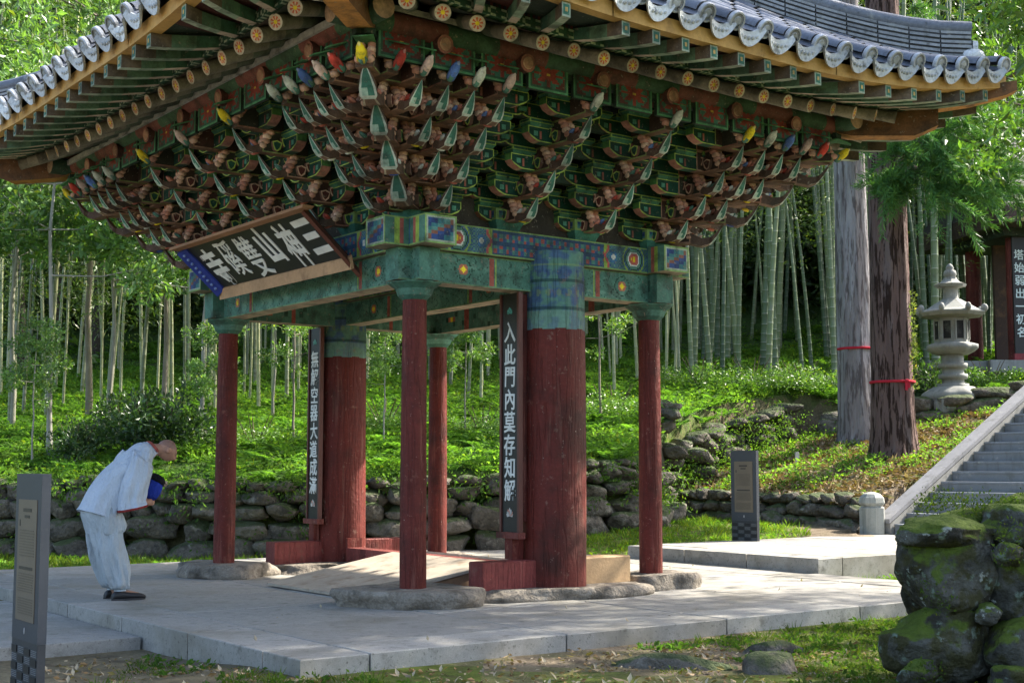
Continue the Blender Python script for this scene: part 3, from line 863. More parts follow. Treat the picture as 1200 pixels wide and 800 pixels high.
for face in range(4):
    half = a_ if face in (0, 2) else b_
    n = int((2 * (half + 1.95) - .15) / .33)
    for i in range(n):
        t = (i - (n - 1) / 2) * .33
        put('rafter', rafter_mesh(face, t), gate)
        put('flying_rafter', flying_mesh(face, t), gate)
    Lh = 2 * (half + 2)
    strip('eave_strip', face, 2.0, 4.778, 4.855, .07, swirl(Lh), M_PAINT, 260 if face < 2 else 60)
    def stripes(p, q, Lh=Lh):
        k = int(p * Lh / .028) % 6
        return [(.12, .03, .03), (.05, .05, .09), (.20, .06, .05), (.03, .03, .05), (.10, .05, .04), (.03, .08, .05)][k]
    strip('infill_board', face, 1.985, 4.858, 4.93, .02, stripes, M_PAINT, 260 if face < 2 else 60)
    hh = half + EV
    for s0, s1 in ((0, .34), (.34, .67), (.67, 1)):
        b = MB(); m = 16
        def fe(p, q, e, z0, z1): return face_pt(face, -hh + 2 * hh * (s0 + (s1 - s0) * p) + (.006 if p == 0 else (-.006 if p == 1 else 0)), e, z0 + (z1 - z0) * q)
        b.grid(lambda p, q: fe(p, q, EV, 4.775, 4.895), m, 1, lambda p, q: NEWW)
        b.grid(lambda p, q: face_pt(face, -hh + 2 * hh * (s0 + (s1 - s0) * p), EV - .11 * q, 4.775 if q < .5 else 4.78), m, 1, lambda p, q: NEWW)
        b.grid(lambda p, q: fe(1 - p, q, EV - .11, 4.78, 4.895), m, 1, lambda p, q: NEWW)
        b.grid(lambda p, q: face_pt(face, -hh + 2 * hh * (s0 + (s1 - s0) * (1 - p)), EV - .11 + .11 * q, 4.895), m, 1, lambda p, q: NEWW)
        put('eave_board', b.mesh('eave_board', M_WOOD), gate, label='new unpainted yellow timber board under the tiles')
    # soffit boards over both rafter rows
    b = MB()
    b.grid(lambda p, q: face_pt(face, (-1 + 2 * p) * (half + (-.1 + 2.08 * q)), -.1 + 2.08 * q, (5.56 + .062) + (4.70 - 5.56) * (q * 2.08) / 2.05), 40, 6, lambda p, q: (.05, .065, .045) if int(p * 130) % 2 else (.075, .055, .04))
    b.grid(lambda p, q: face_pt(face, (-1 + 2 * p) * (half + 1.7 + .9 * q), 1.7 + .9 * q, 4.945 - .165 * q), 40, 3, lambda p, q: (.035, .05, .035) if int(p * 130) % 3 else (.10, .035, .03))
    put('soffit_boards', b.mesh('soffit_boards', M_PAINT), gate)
# corner hip rafters
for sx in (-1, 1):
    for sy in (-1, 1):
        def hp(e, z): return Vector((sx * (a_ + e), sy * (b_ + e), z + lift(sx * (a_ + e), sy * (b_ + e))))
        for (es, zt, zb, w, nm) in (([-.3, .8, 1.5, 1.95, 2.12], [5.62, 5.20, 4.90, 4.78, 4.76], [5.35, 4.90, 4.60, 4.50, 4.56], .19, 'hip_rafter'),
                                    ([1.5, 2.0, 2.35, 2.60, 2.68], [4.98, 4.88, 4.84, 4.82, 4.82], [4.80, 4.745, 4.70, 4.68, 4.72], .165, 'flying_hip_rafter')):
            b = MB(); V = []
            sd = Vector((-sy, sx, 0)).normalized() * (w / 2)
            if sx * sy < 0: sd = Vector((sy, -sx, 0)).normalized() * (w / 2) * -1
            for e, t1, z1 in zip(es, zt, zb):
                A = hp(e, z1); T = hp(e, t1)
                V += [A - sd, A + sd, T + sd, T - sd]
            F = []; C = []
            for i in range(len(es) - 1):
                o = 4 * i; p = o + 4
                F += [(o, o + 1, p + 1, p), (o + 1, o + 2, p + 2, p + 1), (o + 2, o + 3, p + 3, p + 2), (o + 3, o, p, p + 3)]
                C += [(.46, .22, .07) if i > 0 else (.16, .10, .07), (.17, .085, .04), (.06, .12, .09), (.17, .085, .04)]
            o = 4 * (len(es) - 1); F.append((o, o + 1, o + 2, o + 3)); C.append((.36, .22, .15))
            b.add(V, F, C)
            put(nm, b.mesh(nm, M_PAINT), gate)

# ------------------------------------------------------------------ roof
TX, TY = a_ + EV + .06, b_ + EV + .06
GY = 2.15                                       # gable plane
TILE = (.125, .138, .165); TILEL = (.42, .44, .46)
def prof_z(m): return 4.955 + .50 * m + .035 * m * m
def roof_z(x, y):
    mx = TX - abs(x); my = TY - abs(y)
    m = mx if abs(y) < GY else min(mx, my)
    return prof_z(max(m, 0)) + lift(x, y) * max(0, 1 - max(m, 0) / 2.6)
# each slope as a slab of flat tiles
rroot = put('roof', None, gate)
SP = .355
def slope_len(face, t):
    """how far up-slope a tile row at t can run before it meets the hip or gable"""
    if face in (0, 2):
        return min(TX - abs(t), TY - GY)
    tt = abs(t)
    return TX if tt < GY else TY - tt
def row_pt(face, t, m, dz=0.0):
    if face == 0: p = (t, -(TY - m))
    elif face == 2: p = (-t, TY - m)
    elif face == 1: p = (-(TX - m), -t)
    else: p = (TX - m, t)
    return Vector((p[0], p[1], prof_z(m) + lift(*p) * max(0, 1 - m / 2.6) + dz))
for face in range(4):
    half = TX if face in (0, 2) else TY
    b = MB(); n = 60
    V = []; F = []; NM = 12
    for i in range(n + 1):
        t = -half + 2 * half * i / n; Lm = max(slope_len(face, t), 0.001)
        for j in range(NM + 1): V.append(row_pt(face, t, Lm * j / NM))
    for i in range(n):
        for j in range(NM):
            o = i * (NM + 1) + j; F.append((o, o + NM + 1, o + NM + 2, o + 1))
    b.add(V, F, (.075, .082, .095), True)
    put('tile_bed', b.mesh('tile_bed', M_TILE), rroot)
def cover_tile(p0, p1, up, r=.078):
    pass
disc = MB()
disc.tube([(0, 0, 0), (.03, 0, 0)], .084, 18, TILEL, capcol=TILEL)
disc.tube([(.03, 0, 0), (.042, 0, 0)], [.084, .080], 18, TILEL, caps=False)
def _rg(b, x, r0, r1, col, n=18, x1=None):
    V = []
    x1 = x if x1 is None else x1
    for q in range(n):
        th = 2 * math.pi * q / n; V += [(x, r0 * math.cos(th), r0 * math.sin(th)), (x1, r1 * math.cos(th), r1 * math.sin(th))]
    b.add(V, [(2 * q, 2 * q + 1, (2 * q + 3) % (2 * n), (2 * q + 2) % (2 * n)) for q in range(n)], col)
_rg(disc, .042, .080, .064, (.34, .36, .38)); _rg(disc, .042, .064, .060, (.16, .17, .19), x1=.034); _rg(disc, .034, .060, .040, (.20, .21, .23)); _rg(disc, .034, .040, .034, (.34, .36, .38), x1=.041); _rg(disc, .041, .034, .0, (.30, .32, .34))
DISC = disc.mesh('end_tile', M_TILE)
drip = MB()
_pr = []
for i in range(13):
    u = -1 + i / 6; _pr.append((u * .155, .035 - .075 * (1 - u * u)))
low = [(u, v - .105 * math.sqrt(max(0, 1 - (u / .16) ** 2)) - .012) for u, v in _pr]
V = []
for x in (0, .022):
    V += [(x + (.0), u, v) for u, v in _pr] + [(x + .05, u, v) for u, v in low]
n_ = 13
F = [(i, i + 1, n_ + i + 1, n_ + i) for i in range(12)] + [(2 * n_ + i + 1, 2 * n_ + i, 3 * n_ + i, 3 * n_ + i + 1) for i in range(12)]
F += [(i + 1, i, 2 * n_ + i, 2 * n_ + i + 1) for i in range(12)] + [(n_ + i, n_ + i + 1, 3 * n_ + i + 1, 3 * n_ + i) for i in range(12)]
drip.add(V, F, (.48, .50, .50))
drip.grid(lambda p, q: (-.45 + .455 * q, (-1 + 2 * p) * .155, .037 - .075 * (1 - (2 * p - 1) ** 2)), 8, 2, lambda p, q: TILE)
for k in range(5):      # raised pattern on the drip face
    u = -.09 + .045 * k
    drip.ell((.052, u, -.085 + .25 * u * u * 6), (.006, .018, .020), (.42, .44, .45), 6, 4)
DRIP = drip.mesh('drip_tile', M_TILE)
cov = MB()
def _half(x0, x1, r0, r1, col, n=8):
    V = []
    for i in range(n + 1):
        th = math.pi * i / n; V += [(x0, r0 * math.cos(th), r0 * math.sin(th)), (x1, r1 * math.cos(th), r1 * math.sin(th))]
    return V, [(2 * i, 2 * i + 1, 2 * i + 3, 2 * i + 2) for i in range(n)]
V, F = _half(-.168, .172, .078, .080, TILE); cov.add(V, F, TILE, True)
V, F = _half(.172, .1725, .080, .066, TILE); cov.add(V, F, (.05, .05, .055))
COVER = cov.mesh('cover_tile', M_TILE)
restV = MB()
for face in range(4):
    half = TX if face in (0, 2) else TY
    n = int(2 * half / SP); n -= (n % 2 == 0)
    yaw = [-math.pi / 2, math.pi, math.pi / 2, 0][face]
    for i in range(n):
        t = (i - (n - 1) / 2) * SP
        Lm = slope_len(face, t)
        if Lm < .1: continue
        p0 = row_pt(face, t, 0, .055); p1 = row_pt(face, t, .34, .055)
        d = (p0 - p1).normalized(); pit = -math.asin(max(-1, min(1, d.z)))
        if face < 2 or abs(t) > half - 1.4:
            put('end_tile', DISC, rroot, p0 + d * (.005 + RN.uniform(-.01, .012)) + Vector((RN.uniform(-.008, .008), RN.uniform(-.008, .008), RN.uniform(-.008, .006))), (RN.uniform(0, 6.28), pit + .05 + RN.uniform(-.06, .06), yaw + RN.uniform(-.06, .06)))
        k = 0; m = .17
        while m < Lm:
            c = row_pt(face, t, m, .05); e = row_pt(face, t, m + .02, .05)
            dd = (c - e).normalized(); pt_ = -math.asin(max(-1, min(1, dd.z)))
            near = (face == 0 and t > -.5) or (face == 1 and t < 1.5 and m < .6)
            if near:
                put('cover_tile', COVER, rroot, c + Vector((0, 0, RN.uniform(-.004, .006))), (RN.uniform(-.05, .05), pt_ + RN.uniform(-.012, .012), yaw + RN.uniform(-.02, .02)))
            else:
                Mx = Matrix.Translation(c) @ Euler((0, pt_, yaw)).to_matrix().to_4x4()
                V, F = _half(-.168, .172, .078, .080, TILE, 6)
                restV.add([Mx @ Vector(q) for q in V], F, TILE, True)
            m += .34
        t2 = t + SP / 2
        if abs(t2) < half - .12 and face < 2 or (abs(t2) < half - .12 and abs(t2) > half - 1.4):
            q0 = row_pt(face, t2, 0, .03)
            put('drip_tile', DRIP, rroot, q0 + d * RN.uniform(-.012, .012), (RN.uniform(-.06, .06), pit + RN.uniform(-.05, .05), yaw + RN.uniform(-.05, .05)))
put('upper_tiles', restV.mesh('upper_tiles', M_TILE), rroot, kind='stuff')
# hip ridges of stacked flat tiles, main ridge, gable walls
def ridge(path, name, layers=6, w=.19, hl=.05):
    b = MB()
    for l in range(layers):
        ww = w - .012 * (l % 2) - .006 * l
        off = l * hl
        for i in range(len(path) - 1):
            A, B = Vector(path[i]), Vector(path[i + 1]); d = (B - A); s = Vector((-d.y, d.x, 0)).normalized() * (ww / 2)
            sh = .012 * d.normalized()
            A2 = A + sh; B2 = B - sh * .2
            P = [A2 - s, B2 - s, B2 + s, A2 + s]
            g = RN.uniform(.75, 1.2)
            c1 = tuple(q * g for q in (.24, .25, .26))
            P8 = [(p.x, p.y, p.z + off) for p in P] + [(p.x, p.y, p.z + off + hl * .55) for p in P]
            b.hexa(P8, c1)
            s2 = s * .8
            P = [A - s2, B - s2, B + s2, A + s2]
            b.hexa([(p.x, p.y, p.z + off + hl * .55) for p in P] + [(p.x, p.y, p.z + off + hl) for p in P], (.025, .025, .027))
    b.tube([Vector(p) + Vector((0, 0, layers * hl + .02)) for p in path], .085, 10, TILE)
    b.tube([Vector(path[0]) + Vector((0, 0, layers * hl * .35)), Vector(path[0]) + (Vector(path[0]) - Vector(path[1])).normalized() * .05 + Vector((0, 0, layers * hl * .35))], [.10, .095], 14, (.55, .56, .56), capcol=(.62, .63, .63))
    b.ell(Vector(path[0]) + Vector((0, 0, .02)), (.14, .14, .10), (.62, .63, .62), 10, 6)
    return put(name, b.mesh(name, M_TILE), rroot)
for sx in (-1, 1):
    for sy in (-1, 1):
        path = []
        for i in range(11):
            m = .30 + (TY - GY - .30) * i / 10
            x, y = sx * (TX - m), sy * (TY - m)
            path.append((x, y, roof_z(x, y) + .05 + .05 * (1 - i / 10) ** 2))
        ridge(path, 'hip_ridge')
ztop = prof_z(TX)
ridge([(0, -GY - .1 + (2 * GY + .2) * i / 12, ztop + .02 + .12 * abs(i / 6 - 1) ** 2) for i in range(13)], 'main_ridge', 8, .26)
for sy in (-1, 1):
    xg = TX - (TY - GY)
    for sx in (-1, 1):
        ridge([(sx * (xg * (1 - i / 6)), sy * (GY + .02), prof_z(TX - xg * (1 - i / 6)) + .06) for i in range(7)], 'gable_ridge', 4)
    b = MB()
    pts = [(sx_ * xg * q / 6, prof_z(TX - abs(sx_ * xg * q / 6))) for sx_, q in [(-1, 6 - i) for i in range(6)] + [(1, i) for i in range(7)]]
    V = [(p[0], sy * (GY - .02), p[1]) for p in pts]; base = prof_z(TX - xg)
    b.add(V + [(xg, sy * (GY - .02), base - .2), (-xg, sy * (GY - .02), base - .2)], [tuple(range(len(V) + 2))], (.16, .05, .04))
    put('gable_wall', b.mesh('gable_wall', M_PAINT), rroot)

# ------------------------------------------------------------------ lettering
def glyph(ch, size, m, col, bold=.012, depth=.0):
    cu = bpy.data.curves.new('glyph', 'FONT'); cu.body = ch; cu.size = size; cu.offset = bold * size; cu.extrude = depth
    cu.align_x = 'CENTER'; cu.resolution_u = 2
    o = bpy.data.objects.new('glyph', cu); COL.objects.link(o)
    bpy.context.view_layer.update()
    me = bpy.data.meshes.new_from_object(o.evaluated_get(bpy.context.evaluated_depsgraph_get()))
    bpy.data.objects.remove(o)
    xs = [v.co for v in me.vertices]
    cxm = (min(v.x for v in xs) + max(v.x for v in xs)) / 2; cym = (min(v.y for v in xs) + max(v.y for v in xs)) / 2
    for v in me.vertices: v.co.x -= cxm; v.co.y -= cym
    at = me.color_attributes.new('Col', 'FLOAT_COLOR', 'CORNER')
    at.data.foreach_set('color', np.tile(np.array([*col, 1], np.float32), (len(me.loops), 1)).ravel())
    me.materials.clear(); me.materials.append(m)
    return me
INK = (.74, .74, .70)
# --- name board hung under the front eave, leaning forward
LP, HP = 2.72, .60
zb, zt2, eb, et = 3.23, 3.63, .35, .80
nb = put('name_board', None, GO, label=None) if False else put('name_board', None, loc=g2w(-(a_ + (eb + et) / 2), .02, (zb + zt2) / 2), label='black framed name board with white characters hung under the front eaves', cat='name board')
# board frame: u along (viewer's right = -y local), v up the board, w towards viewer
u_ = (g2w(0, -1) - g2w(0, 0)); v_ = (g2w(-(et - eb), 0, zt2 - zb) - g2w(0, 0, 0)).normalized(); w_ = u_.cross(v_)
nb.matrix_world = Matrix.Translation(g2w(-(a_ + (eb + et) / 2), .02, (zb + zt2) / 2)) @ Matrix((u_, v_, w_)).transposed().to_4x4()
b = MB(); b.box((0, 0, -.015), (LP, HP, .03), (.012, .013, .013)); put('board', b.mesh('board', M_LACQ), nb)
FR = (.30, .155, .075)
def wedge(name, P, col, m): b = MB(); b.hexa(P, col); return put(name, b.mesh(name, m), nb)
hx, hy = LP / 2, HP / 2
# top and bottom rails, splayed forward
wedge('top_rail', [(-hx - .16, hy, -.02), (hx + .16, hy, -.02), (hx + .19, hy + .10, .07), (-hx - .19, hy + .10, .07), (-hx - .16, hy, .02), (hx + .16, hy, .02), (hx + .19, hy + .085, .10), (-hx - .19, hy + .085, .10)], FR, M_WOOD)
wedge('bottom_rail', [(-hx - .10, -hy - .10, .07), (hx + .10, -hy - .10, .07), (hx + .08, -hy, -.02), (-hx - .08, -hy, -.02), (-hx - .10, -hy - .085, .10), (hx + .10, -hy - .085, .10), (hx + .08, -hy, .02), (-hx - .08, -hy, .02)], (.42, .25, .13), M_WOOD)
wedge('side_rail', [(hx, -hy - .16, -.02), (hx + .09, -hy - .20, .06), (hx + .09, hy + .03, .06), (hx, hy - .003, -.02), (hx, -hy - .16, .02), (hx + .075, -hy - .20, .09), (hx + .075, hy + .03, .09), (hx, hy - .003, .02)], (.13, .045, .03), M_WOOD)
bs_ = wedge('side_rail', [(-hx - .10, -hy - .04, .06), (-hx, -hy - .02, -.02), (-hx, hy - .003, -.02), (-hx - .10, hy + .01, .06), (-hx - .085, -hy - .04, .10), (-hx, -hy - .02, .02), (-hx, hy - .003, .02), (-hx - .085, hy + .01, .10)], (.03, .05, .27), M_LACQ)
bs_['label'] = 'side rail painted blue with pale scroll flowers'
for i in range(9):
    y = -hy + .05 + (HP - .10) * i / 8
    b = MB(); b.ell((-hx - .042, y, .066), (.022, .018, .010), (.16, .24, .52), 6, 4, Matrix.Rotation(.7, 3, 'Y')); put('scroll_flower', b.mesh('scroll_flower', M_LACQ), bs_)
for i, ch in enumerate('三神山雙磎寺'):
    me = glyph(ch, .52, M_LACQ, INK, [.034, .016, .030, .003, .004, .022][i], .004)
    sc_y = [1.0, 1.10, .95, 1.10, 1.0, 1.05][i]
    put('character', me, nb, (hx - .24 - i * .437, [.02, -.02, .06, -.02, .03, -.03][i], .006), (0, 0, [.03, -.04, .05, .02, -.05, .04][i]), ([.72, .66, .66, .70, .66, .74][i], sc_y, 1))
for i, ch in enumerate('印'):
    put('seal_mark', glyph(ch, .09, M_LACQ, (.5, .45, .42), .01, .002), nb, (-hx + .14, .12, .006))

# --- couplet boards on the two pillars
def couplet(px_, py_, text, label, z0=.62, z1=2.93, dx=.0, dy=.0):
    W_ = .25; x = px_ - .335 - dx; py_ = py_ + dy
    root = put('couplet_board', None, loc=g2w(x - .02, py_, z0), rot=(0, 0, GA), label=label, cat='board', group='couplet boards on the main pillars')
    H = z1 - z0
    b = MB(); b.box((0, 0, H / 2), (.03, W_, H), (.013, .013, .012)); put('panel', b.mesh('panel', M_LACQ), root)
    for s in (-1, 1):
        b = MB(); b.box((-.004, s * (W_ / 2 + .016), H / 2), (.05, .03, H), (.10, .03, .022)); put('edge_strip', b.mesh('edge_strip', M_LACQ), root)
    b = MB(); b.box((-.01, 0, -.03), (.09, W_ + .10, .06), (.16, .045, .035)); put('shelf', b.mesh('shelf', M_RED), root)
    n = len(text); top, bot = H - .38, .40
    for i, ch in enumerate(text):
        z = top - (top - bot) * i / (n - 1)
        me = glyph(ch, .20, M_LACQ, (.70, .72, .68), .014, .003)
        put('character', me, root, (-.0185, RN.uniform(-.006, .006), z), (rad(90), RN.uniform(-.05, .05), rad(-90)), (.92, 1.08, 1))
    # lotus ornaments, teal leaf at the top and pale blossom at the foot
    def orn(z, cols, sc, flip):
        b = MB()
        for q in range(7):
            t = (q - 3) / 3 * 1.15
            L = .085 * sc * (1 - .12 * abs(q - 3))
            dx, dz = math.sin(t), math.cos(t) * (1 if not flip else 1)
            nx_, nz_ = math.cos(t), -math.sin(t)
            w = .022 * sc
            P = [(-.0165 - .001 * (q % 2), 0, 0), (-.0175, dx * L * .6 + nx_ * w, dz * L * .6 + nz_ * w), (-.0175, dx * L, dz * L), (-.0175, dx * L * .6 - nx_ * w, dz * L * .6 - nz_ * w)]
            b.add([(p[0] - .001 * q, p[1], z + p[2]) for p in P], [(0, 3, 2, 1)], cols[q % len(cols)])
        return put('lotus_ornament', b.mesh('lotus_ornament', M_LACQ), root)
    orn(H - .20, [(.05, .22, .17), (.10, .36, .30)], .8, False)
    orn(.15, [(.52, .50, .46), (.50, .22, .16), (.30, .32, .30)], 1.0, False)
    b = MB()
    b.box((.0 + dx / 2, 0, -.16), (.07 + dx, .12, .20), RED); b.box((.03 + dx / 2, -dy * .6, 1.2), (.03 + dx, .05, 2.2), (.09, .022, .016)); put('support', b.mesh('support', M_RED), root)
couplet(PIL[0][0], PIL[0][1], '入此門內莫存知解', 'black vertical board of white characters on the pillar nearest the viewer', dx=.07, dy=.13)
couplet(PIL[1][0], PIL[1][1], '無解空器大道成滿', 'black vertical board of white characters on the pillar behind the bowing person')
# ------------------------------------------------------------------ stones
import bmesh
def ico(sub):
    bm = bmesh.new(); bmesh.ops.create_icosphere(bm, subdivisions=sub, radius=1)
    V = np.array([v.co[:] for v in bm.verts]); F = np.array([[v.index for v in f.verts] for f in bm.faces]); bm.free()
    return V, F
ICO2, ICO3, ICO4 = ico(2), ico(3), ico(4)
def n3(P, s, sc):
    return (vnoise(P[:, 0] * sc + 3.1 * s, P[:, 1] * sc + P[:, 2] * sc * .7, s) + vnoise(P[:, 1] * sc - s, P[:, 2] * sc + P[:, 0] * sc * .6, s + 5) + vnoise(P[:, 2] * sc + s, P[:, 0] * sc, s + 9)) / 3 - .5
def rock_mesh(name, seed, base, m, col, cuts=14, rough=.16, boxy=.5):
    V, F = base; r = np.random.RandomState(seed)
    P = V.copy()
    k = 3.2 + 4 * boxy
    P = P / (np.abs(P) ** k).sum(1)[:, None] ** (1 / k) * .92
    for _ in range(cuts):
        n = r.normal(size=3); n /= np.linalg.norm(n); d = r.uniform(.66, 1.0)
        q = P @ n; ov = np.maximum(q - d, 0); P = P - n * (ov * .88)[:, None]
    P = P * (1 + rough * 1.7 * n3(P, seed % 17, 1.6) + rough * 1.2 * n3(P, seed % 13 + 3, 4.5) + rough * .7 * n3(P, seed % 11 + 5, 10))[:, None]
    P /= np.abs(P).max(0)
    C = np.tile(np.array(col), (len(F), 1)) * (1 + .12 * (r.rand(len(F), 1) - .5))
    return np_mesh(name, P * .5, F, C, m, True)
STONE = (.135, .12, .098)
WROCK = [rock_mesh('stone', 10 + i, ICO3, M_ROCK, STONE, 12, .14, .45) for i in range(9)]
def rstone(parent, loc, size, meshes=None, name='stone', rz=None, tilt=.12, label=None):
    me = RN.choice(meshes or WROCK)
    rx = RN.choice((0, math.pi)) + RN.uniform(-tilt, tilt)
    return put(name, me, parent, loc, (rx, RN.uniform(-tilt, tilt), RN.uniform(-.25, .25) + (rz if rz is not None else 0) + RN.choice((0, math.pi))), size, label=label)

def stone_wall(name, label, pts, heights, wr, group=None, base_dz=-.05, depth=.5, meshes=None, jit=.05, topf=None):
    """courses of boulders following a ground polyline"""
    P = [Vector((p[0], p[1])) for p in pts]
    seg = [(P[i + 1] - P[i]).length for i in range(len(P) - 1)]; Lt = sum(seg)
    def at(s):
        for i, L in enumerate(seg):
            if s <= L or i == len(seg) - 1: return P[i] + (P[i + 1] - P[i]) * (s / L), math.atan2(*(reversed((P[i + 1] - P[i])[:])))
            s -= L
    root = put(name, None, loc=(P[0].x, P[0].y, gz(P[0].x, P[0].y - .3)), label=label, cat='stone wall', group=group)
    o = root.location
    z = 0.0
    for c, h in enumerate(heights):
        s = -RN.uniform(0, .3)
        while s < Lt:
            w = RN.uniform(*wr) * (1.25 if c < 2 else .85); hh = h * RN.uniform(.82, 1.18)
            p, an = at(min(max(s + w / 2, 0), Lt))
            nx_, ny_ = -math.sin(an), math.cos(an)
            off = .08 * c + RN.uniform(-jit, jit)
            x, y = p.x + nx_ * off, p.y + ny_ * off
            zz = gz(p.x - nx_ * .45, p.y - ny_ * .45) + base_dz + z + hh * .5 + RN.uniform(-.03, .03)
            if topf and zz > topf(x, y): s += w; continue
            rstone(root, (x - o.x, y - o.y, zz - o.z), (w * 1.10, depth * RN.uniform(.85, 1.2), hh * 1.16), meshes, rz=an)
            s += w
        z += h * .93
    return root
stone_wall('retaining_wall', 'long dry-stone retaining wall of rounded boulders below the weedy slope',
           [(-13, 21.6), (-10.2, 21.0), (-7.8, 20.5), (-3.7, 19.8), (-1.5, 20.1), (0, 20.55), (2.0, 21.8)], [.36, .30, .26, .22, .16], (.30, .80))
stone_wall('boulder_bank', 'rough bank of grey boulders climbing the slope beside the big cedars',
           [(2.0, 21.8), (2.6, 24.0), (3.2, 26.0), (4.5, 27.9), (6.0, 29.0)], [.40, .30, .22], (.35, .75), jit=.22, depth=.6)
stone_wall('low_stone_wall', 'low wall of small round stones beside the raised path',
           [tuple(g2w(9.38, 6.6)[:2]), tuple(g2w(9.40, 4.0)[:2]), tuple(g2w(9.40, 1.75)[:2])][::-1] and [tuple(g2w(9.40, 6.6)[:2]), tuple(g2w(9.40, 4.0)[:2]), tuple(g2w(9.40, 1.75)[:2])], [.24, .21, .17], (.20, .42), depth=.34)
stone_wall('terrace_wall', 'dark overgrown stone wall below the stone lantern',
           [(6.9, 28.9), (7.6, 28.6), (9.5, 28.1), (12.5, 28.1), (14.5, 28.3)], [.34, .28], (.35, .8))

# --- mossy boulder wall in the foreground, each stone laid by hand: centre x, y, z, size
MROCK = [rock_mesh('boulder', 60 + i, ICO4, M_MOSSROCK, (.10, .10, .085), 24, .20, .30) for i in range(6)]
mw = put('mossy_wall', None, loc=(2.9, 8.4, -.12), label='dark dry-stone wall of big mossy boulders closest to the viewer', cat='stone wall')
for i, (x, y, z, sx, sy, sz, rz) in enumerate([
        (2.63, 8.36, .16, .62, .6, .54, .1), (3.10, 8.30, .10, .52, .6, .46, -.2), (3.56, 8.25, .13, .50, .6, .52, .2), (4.1, 8.2, .15, .6, .6, .56, 0),
        (2.72, 8.40, .58, .66, .62, .58, .15), (3.16, 8.42, .55, .56, .55, .68, -.1), (3.62, 8.40, .56, .5, .6, .62, .3), (4.1, 8.4, .6, .6, .6, .62, 0),
        (2.68, 8.42, .84, .64, .60, .20, -.06), (3.18, 8.45, .86, .52, .62, .30, .08), (3.66, 8.5, .90, .60, .65, .34, .2), (4.2, 8.5, .92, .6, .6, .34, .0),
        (2.95, 8.75, .88, .50, .5, .22, .4), (3.4, 8.85, .94, .6, .55, .26, .1), (3.9, 8.9, .98, .6, .5, .3, .3), (3.0, 8.95, .5, .8, .6, .8, 0), (3.8, 9.0, .5, .9, .6, .9, 0), (2.86, 8.16, .36, .16, .14, .14, .5), (2.46, 8.2, .02, .26, .24, .2, .8), (3.36, 8.1, .34, .2, .2, .16, .2), (2.98, 8.14, .72, .18, .2, .14, .9), (2.95, 8.05, -.02, .3, .26, .2, .4), (3.42, 8.16, .80, .18, .2, .16, .6)]):
    put('boulder', MROCK[i % 6], mw, (x - 2.9, y - 8.4, z + .12), (RN.uniform(-.1, .1), RN.uniform(-.1, .1), rz), (sx * 1.08, sy * 1.08, sz * 1.1))
# --- half-buried stones in the foreground earth
for (x, y, sx, sy, sz, lab) in ((1.10, 9.42, .95, .32, .20, 'flat grey stone half buried against the platform edge'), (1.95, 10.05, .50, .22, .18, 'small dark stone between platform edge and mossy grass'),
                                (1.75, 9.15, .40, .34, .24, 'weathered stone half sunk in grass before the mossy wall'), (1.50, 7.95, .48, .34, .16, 'pale lichened stone lying lowest in the foreground grass'),
                                (2.55, 7.75, .50, .36, .18, 'mossy stone at the foot of the foreground boulders'), (-1.95, 10.05, .34, .26, .07, 'flat pale stone lying beside the approach path')):
    put('field_stone', MROCK[RN.randrange(6)] if y < 9 else RN.choice(WROCK), None, (x, y, gz(x, y) - sz * .10), (0, 0, RN.uniform(-.6, .6)), (sx, sy, sz * 1.3), label=lab, cat='stone', group='stones in the foreground')

# --- foundation stones under the six posts
def found(x, y, sx, sy, top, seed, label, rz=0):
    V, F = ICO4; r = np.random.RandomState(seed)
    P = V.copy()
    k = 3.2; q = (np.abs(P[:, :2]) ** k).sum(1) ** (1 / k)
    P = P / (np.abs(P) ** 3.4).sum(1)[:, None] ** (1 / 3.4)
    an = np.arctan2(P[:, 1], P[:, 0])
    P[:, :2] *= (1 + .10 * np.sin(2 * an + seed) + .07 * np.sin(3 * an + 2 * seed) + .04 * np.sin(5 * an + seed))[:, None]
    P = P * (1 + .42 * n3(P, seed, 1.4) + .26 * n3(P, seed + 4, 3.6) + .12 * n3(P, seed + 7, 8.0))[:, None]
    zc = np.clip(P[:, 2], -1, .62 + .22 * n3(P, seed + 2, 2.5))
    rr = np.hypot(P[:, 0], P[:, 1])
    z = np.where(zc > 0, zc / .62, zc)
    X = P[:, 0] * sx / 2; Y = P[:, 1] * sy / 2; Z = np.where(z > 0, z * top, z * .06)
    flat = ss((.30 - np.hypot(X, Y)) / .12); Z = np.where(z > .5, Z * (1 - flat) + top * flat, Z)
    C = np.tile(np.array((.235, .205, .165)), (len(F), 1))
    put('foundation_stone', np_mesh('foundation_stone', np.stack([X, Y, Z], -1), F, C, M_FOUND, True), None, g2w(x, y, .0), (0, 0, GA + rz), label=label, cat='foundation stone', group='foundation stones under the gate posts')
found(-a_ - .02, -b_ + .05, 1.00, 1.15, .152, 3, 'broad rounded foundation stone under the post closest to the viewer', .2)
found(-a_, b_ + .05, 1.0, 1.0, .152, 5, 'pale foundation stone under the post beside the bowing person', .6)
found(a_ + .05, -b_, .80, .75, .152, 8, 'small foundation stone under the post closest to the raised path', .1)
found(a_, b_, .8, .8, .152, 12, 'foundation stone under the far post by the retaining wall', 0)
found(PIL[0][0] - .02, PIL[0][1], 1.75, .95, .105, 15, 'long flat foundation stone under the nearer thick pillar', 0)
found(PIL[1][0] - .02, PIL[1][1], 1.85, .95, .105, 19, 'long flat foundation stone under the farther thick pillar', 0)

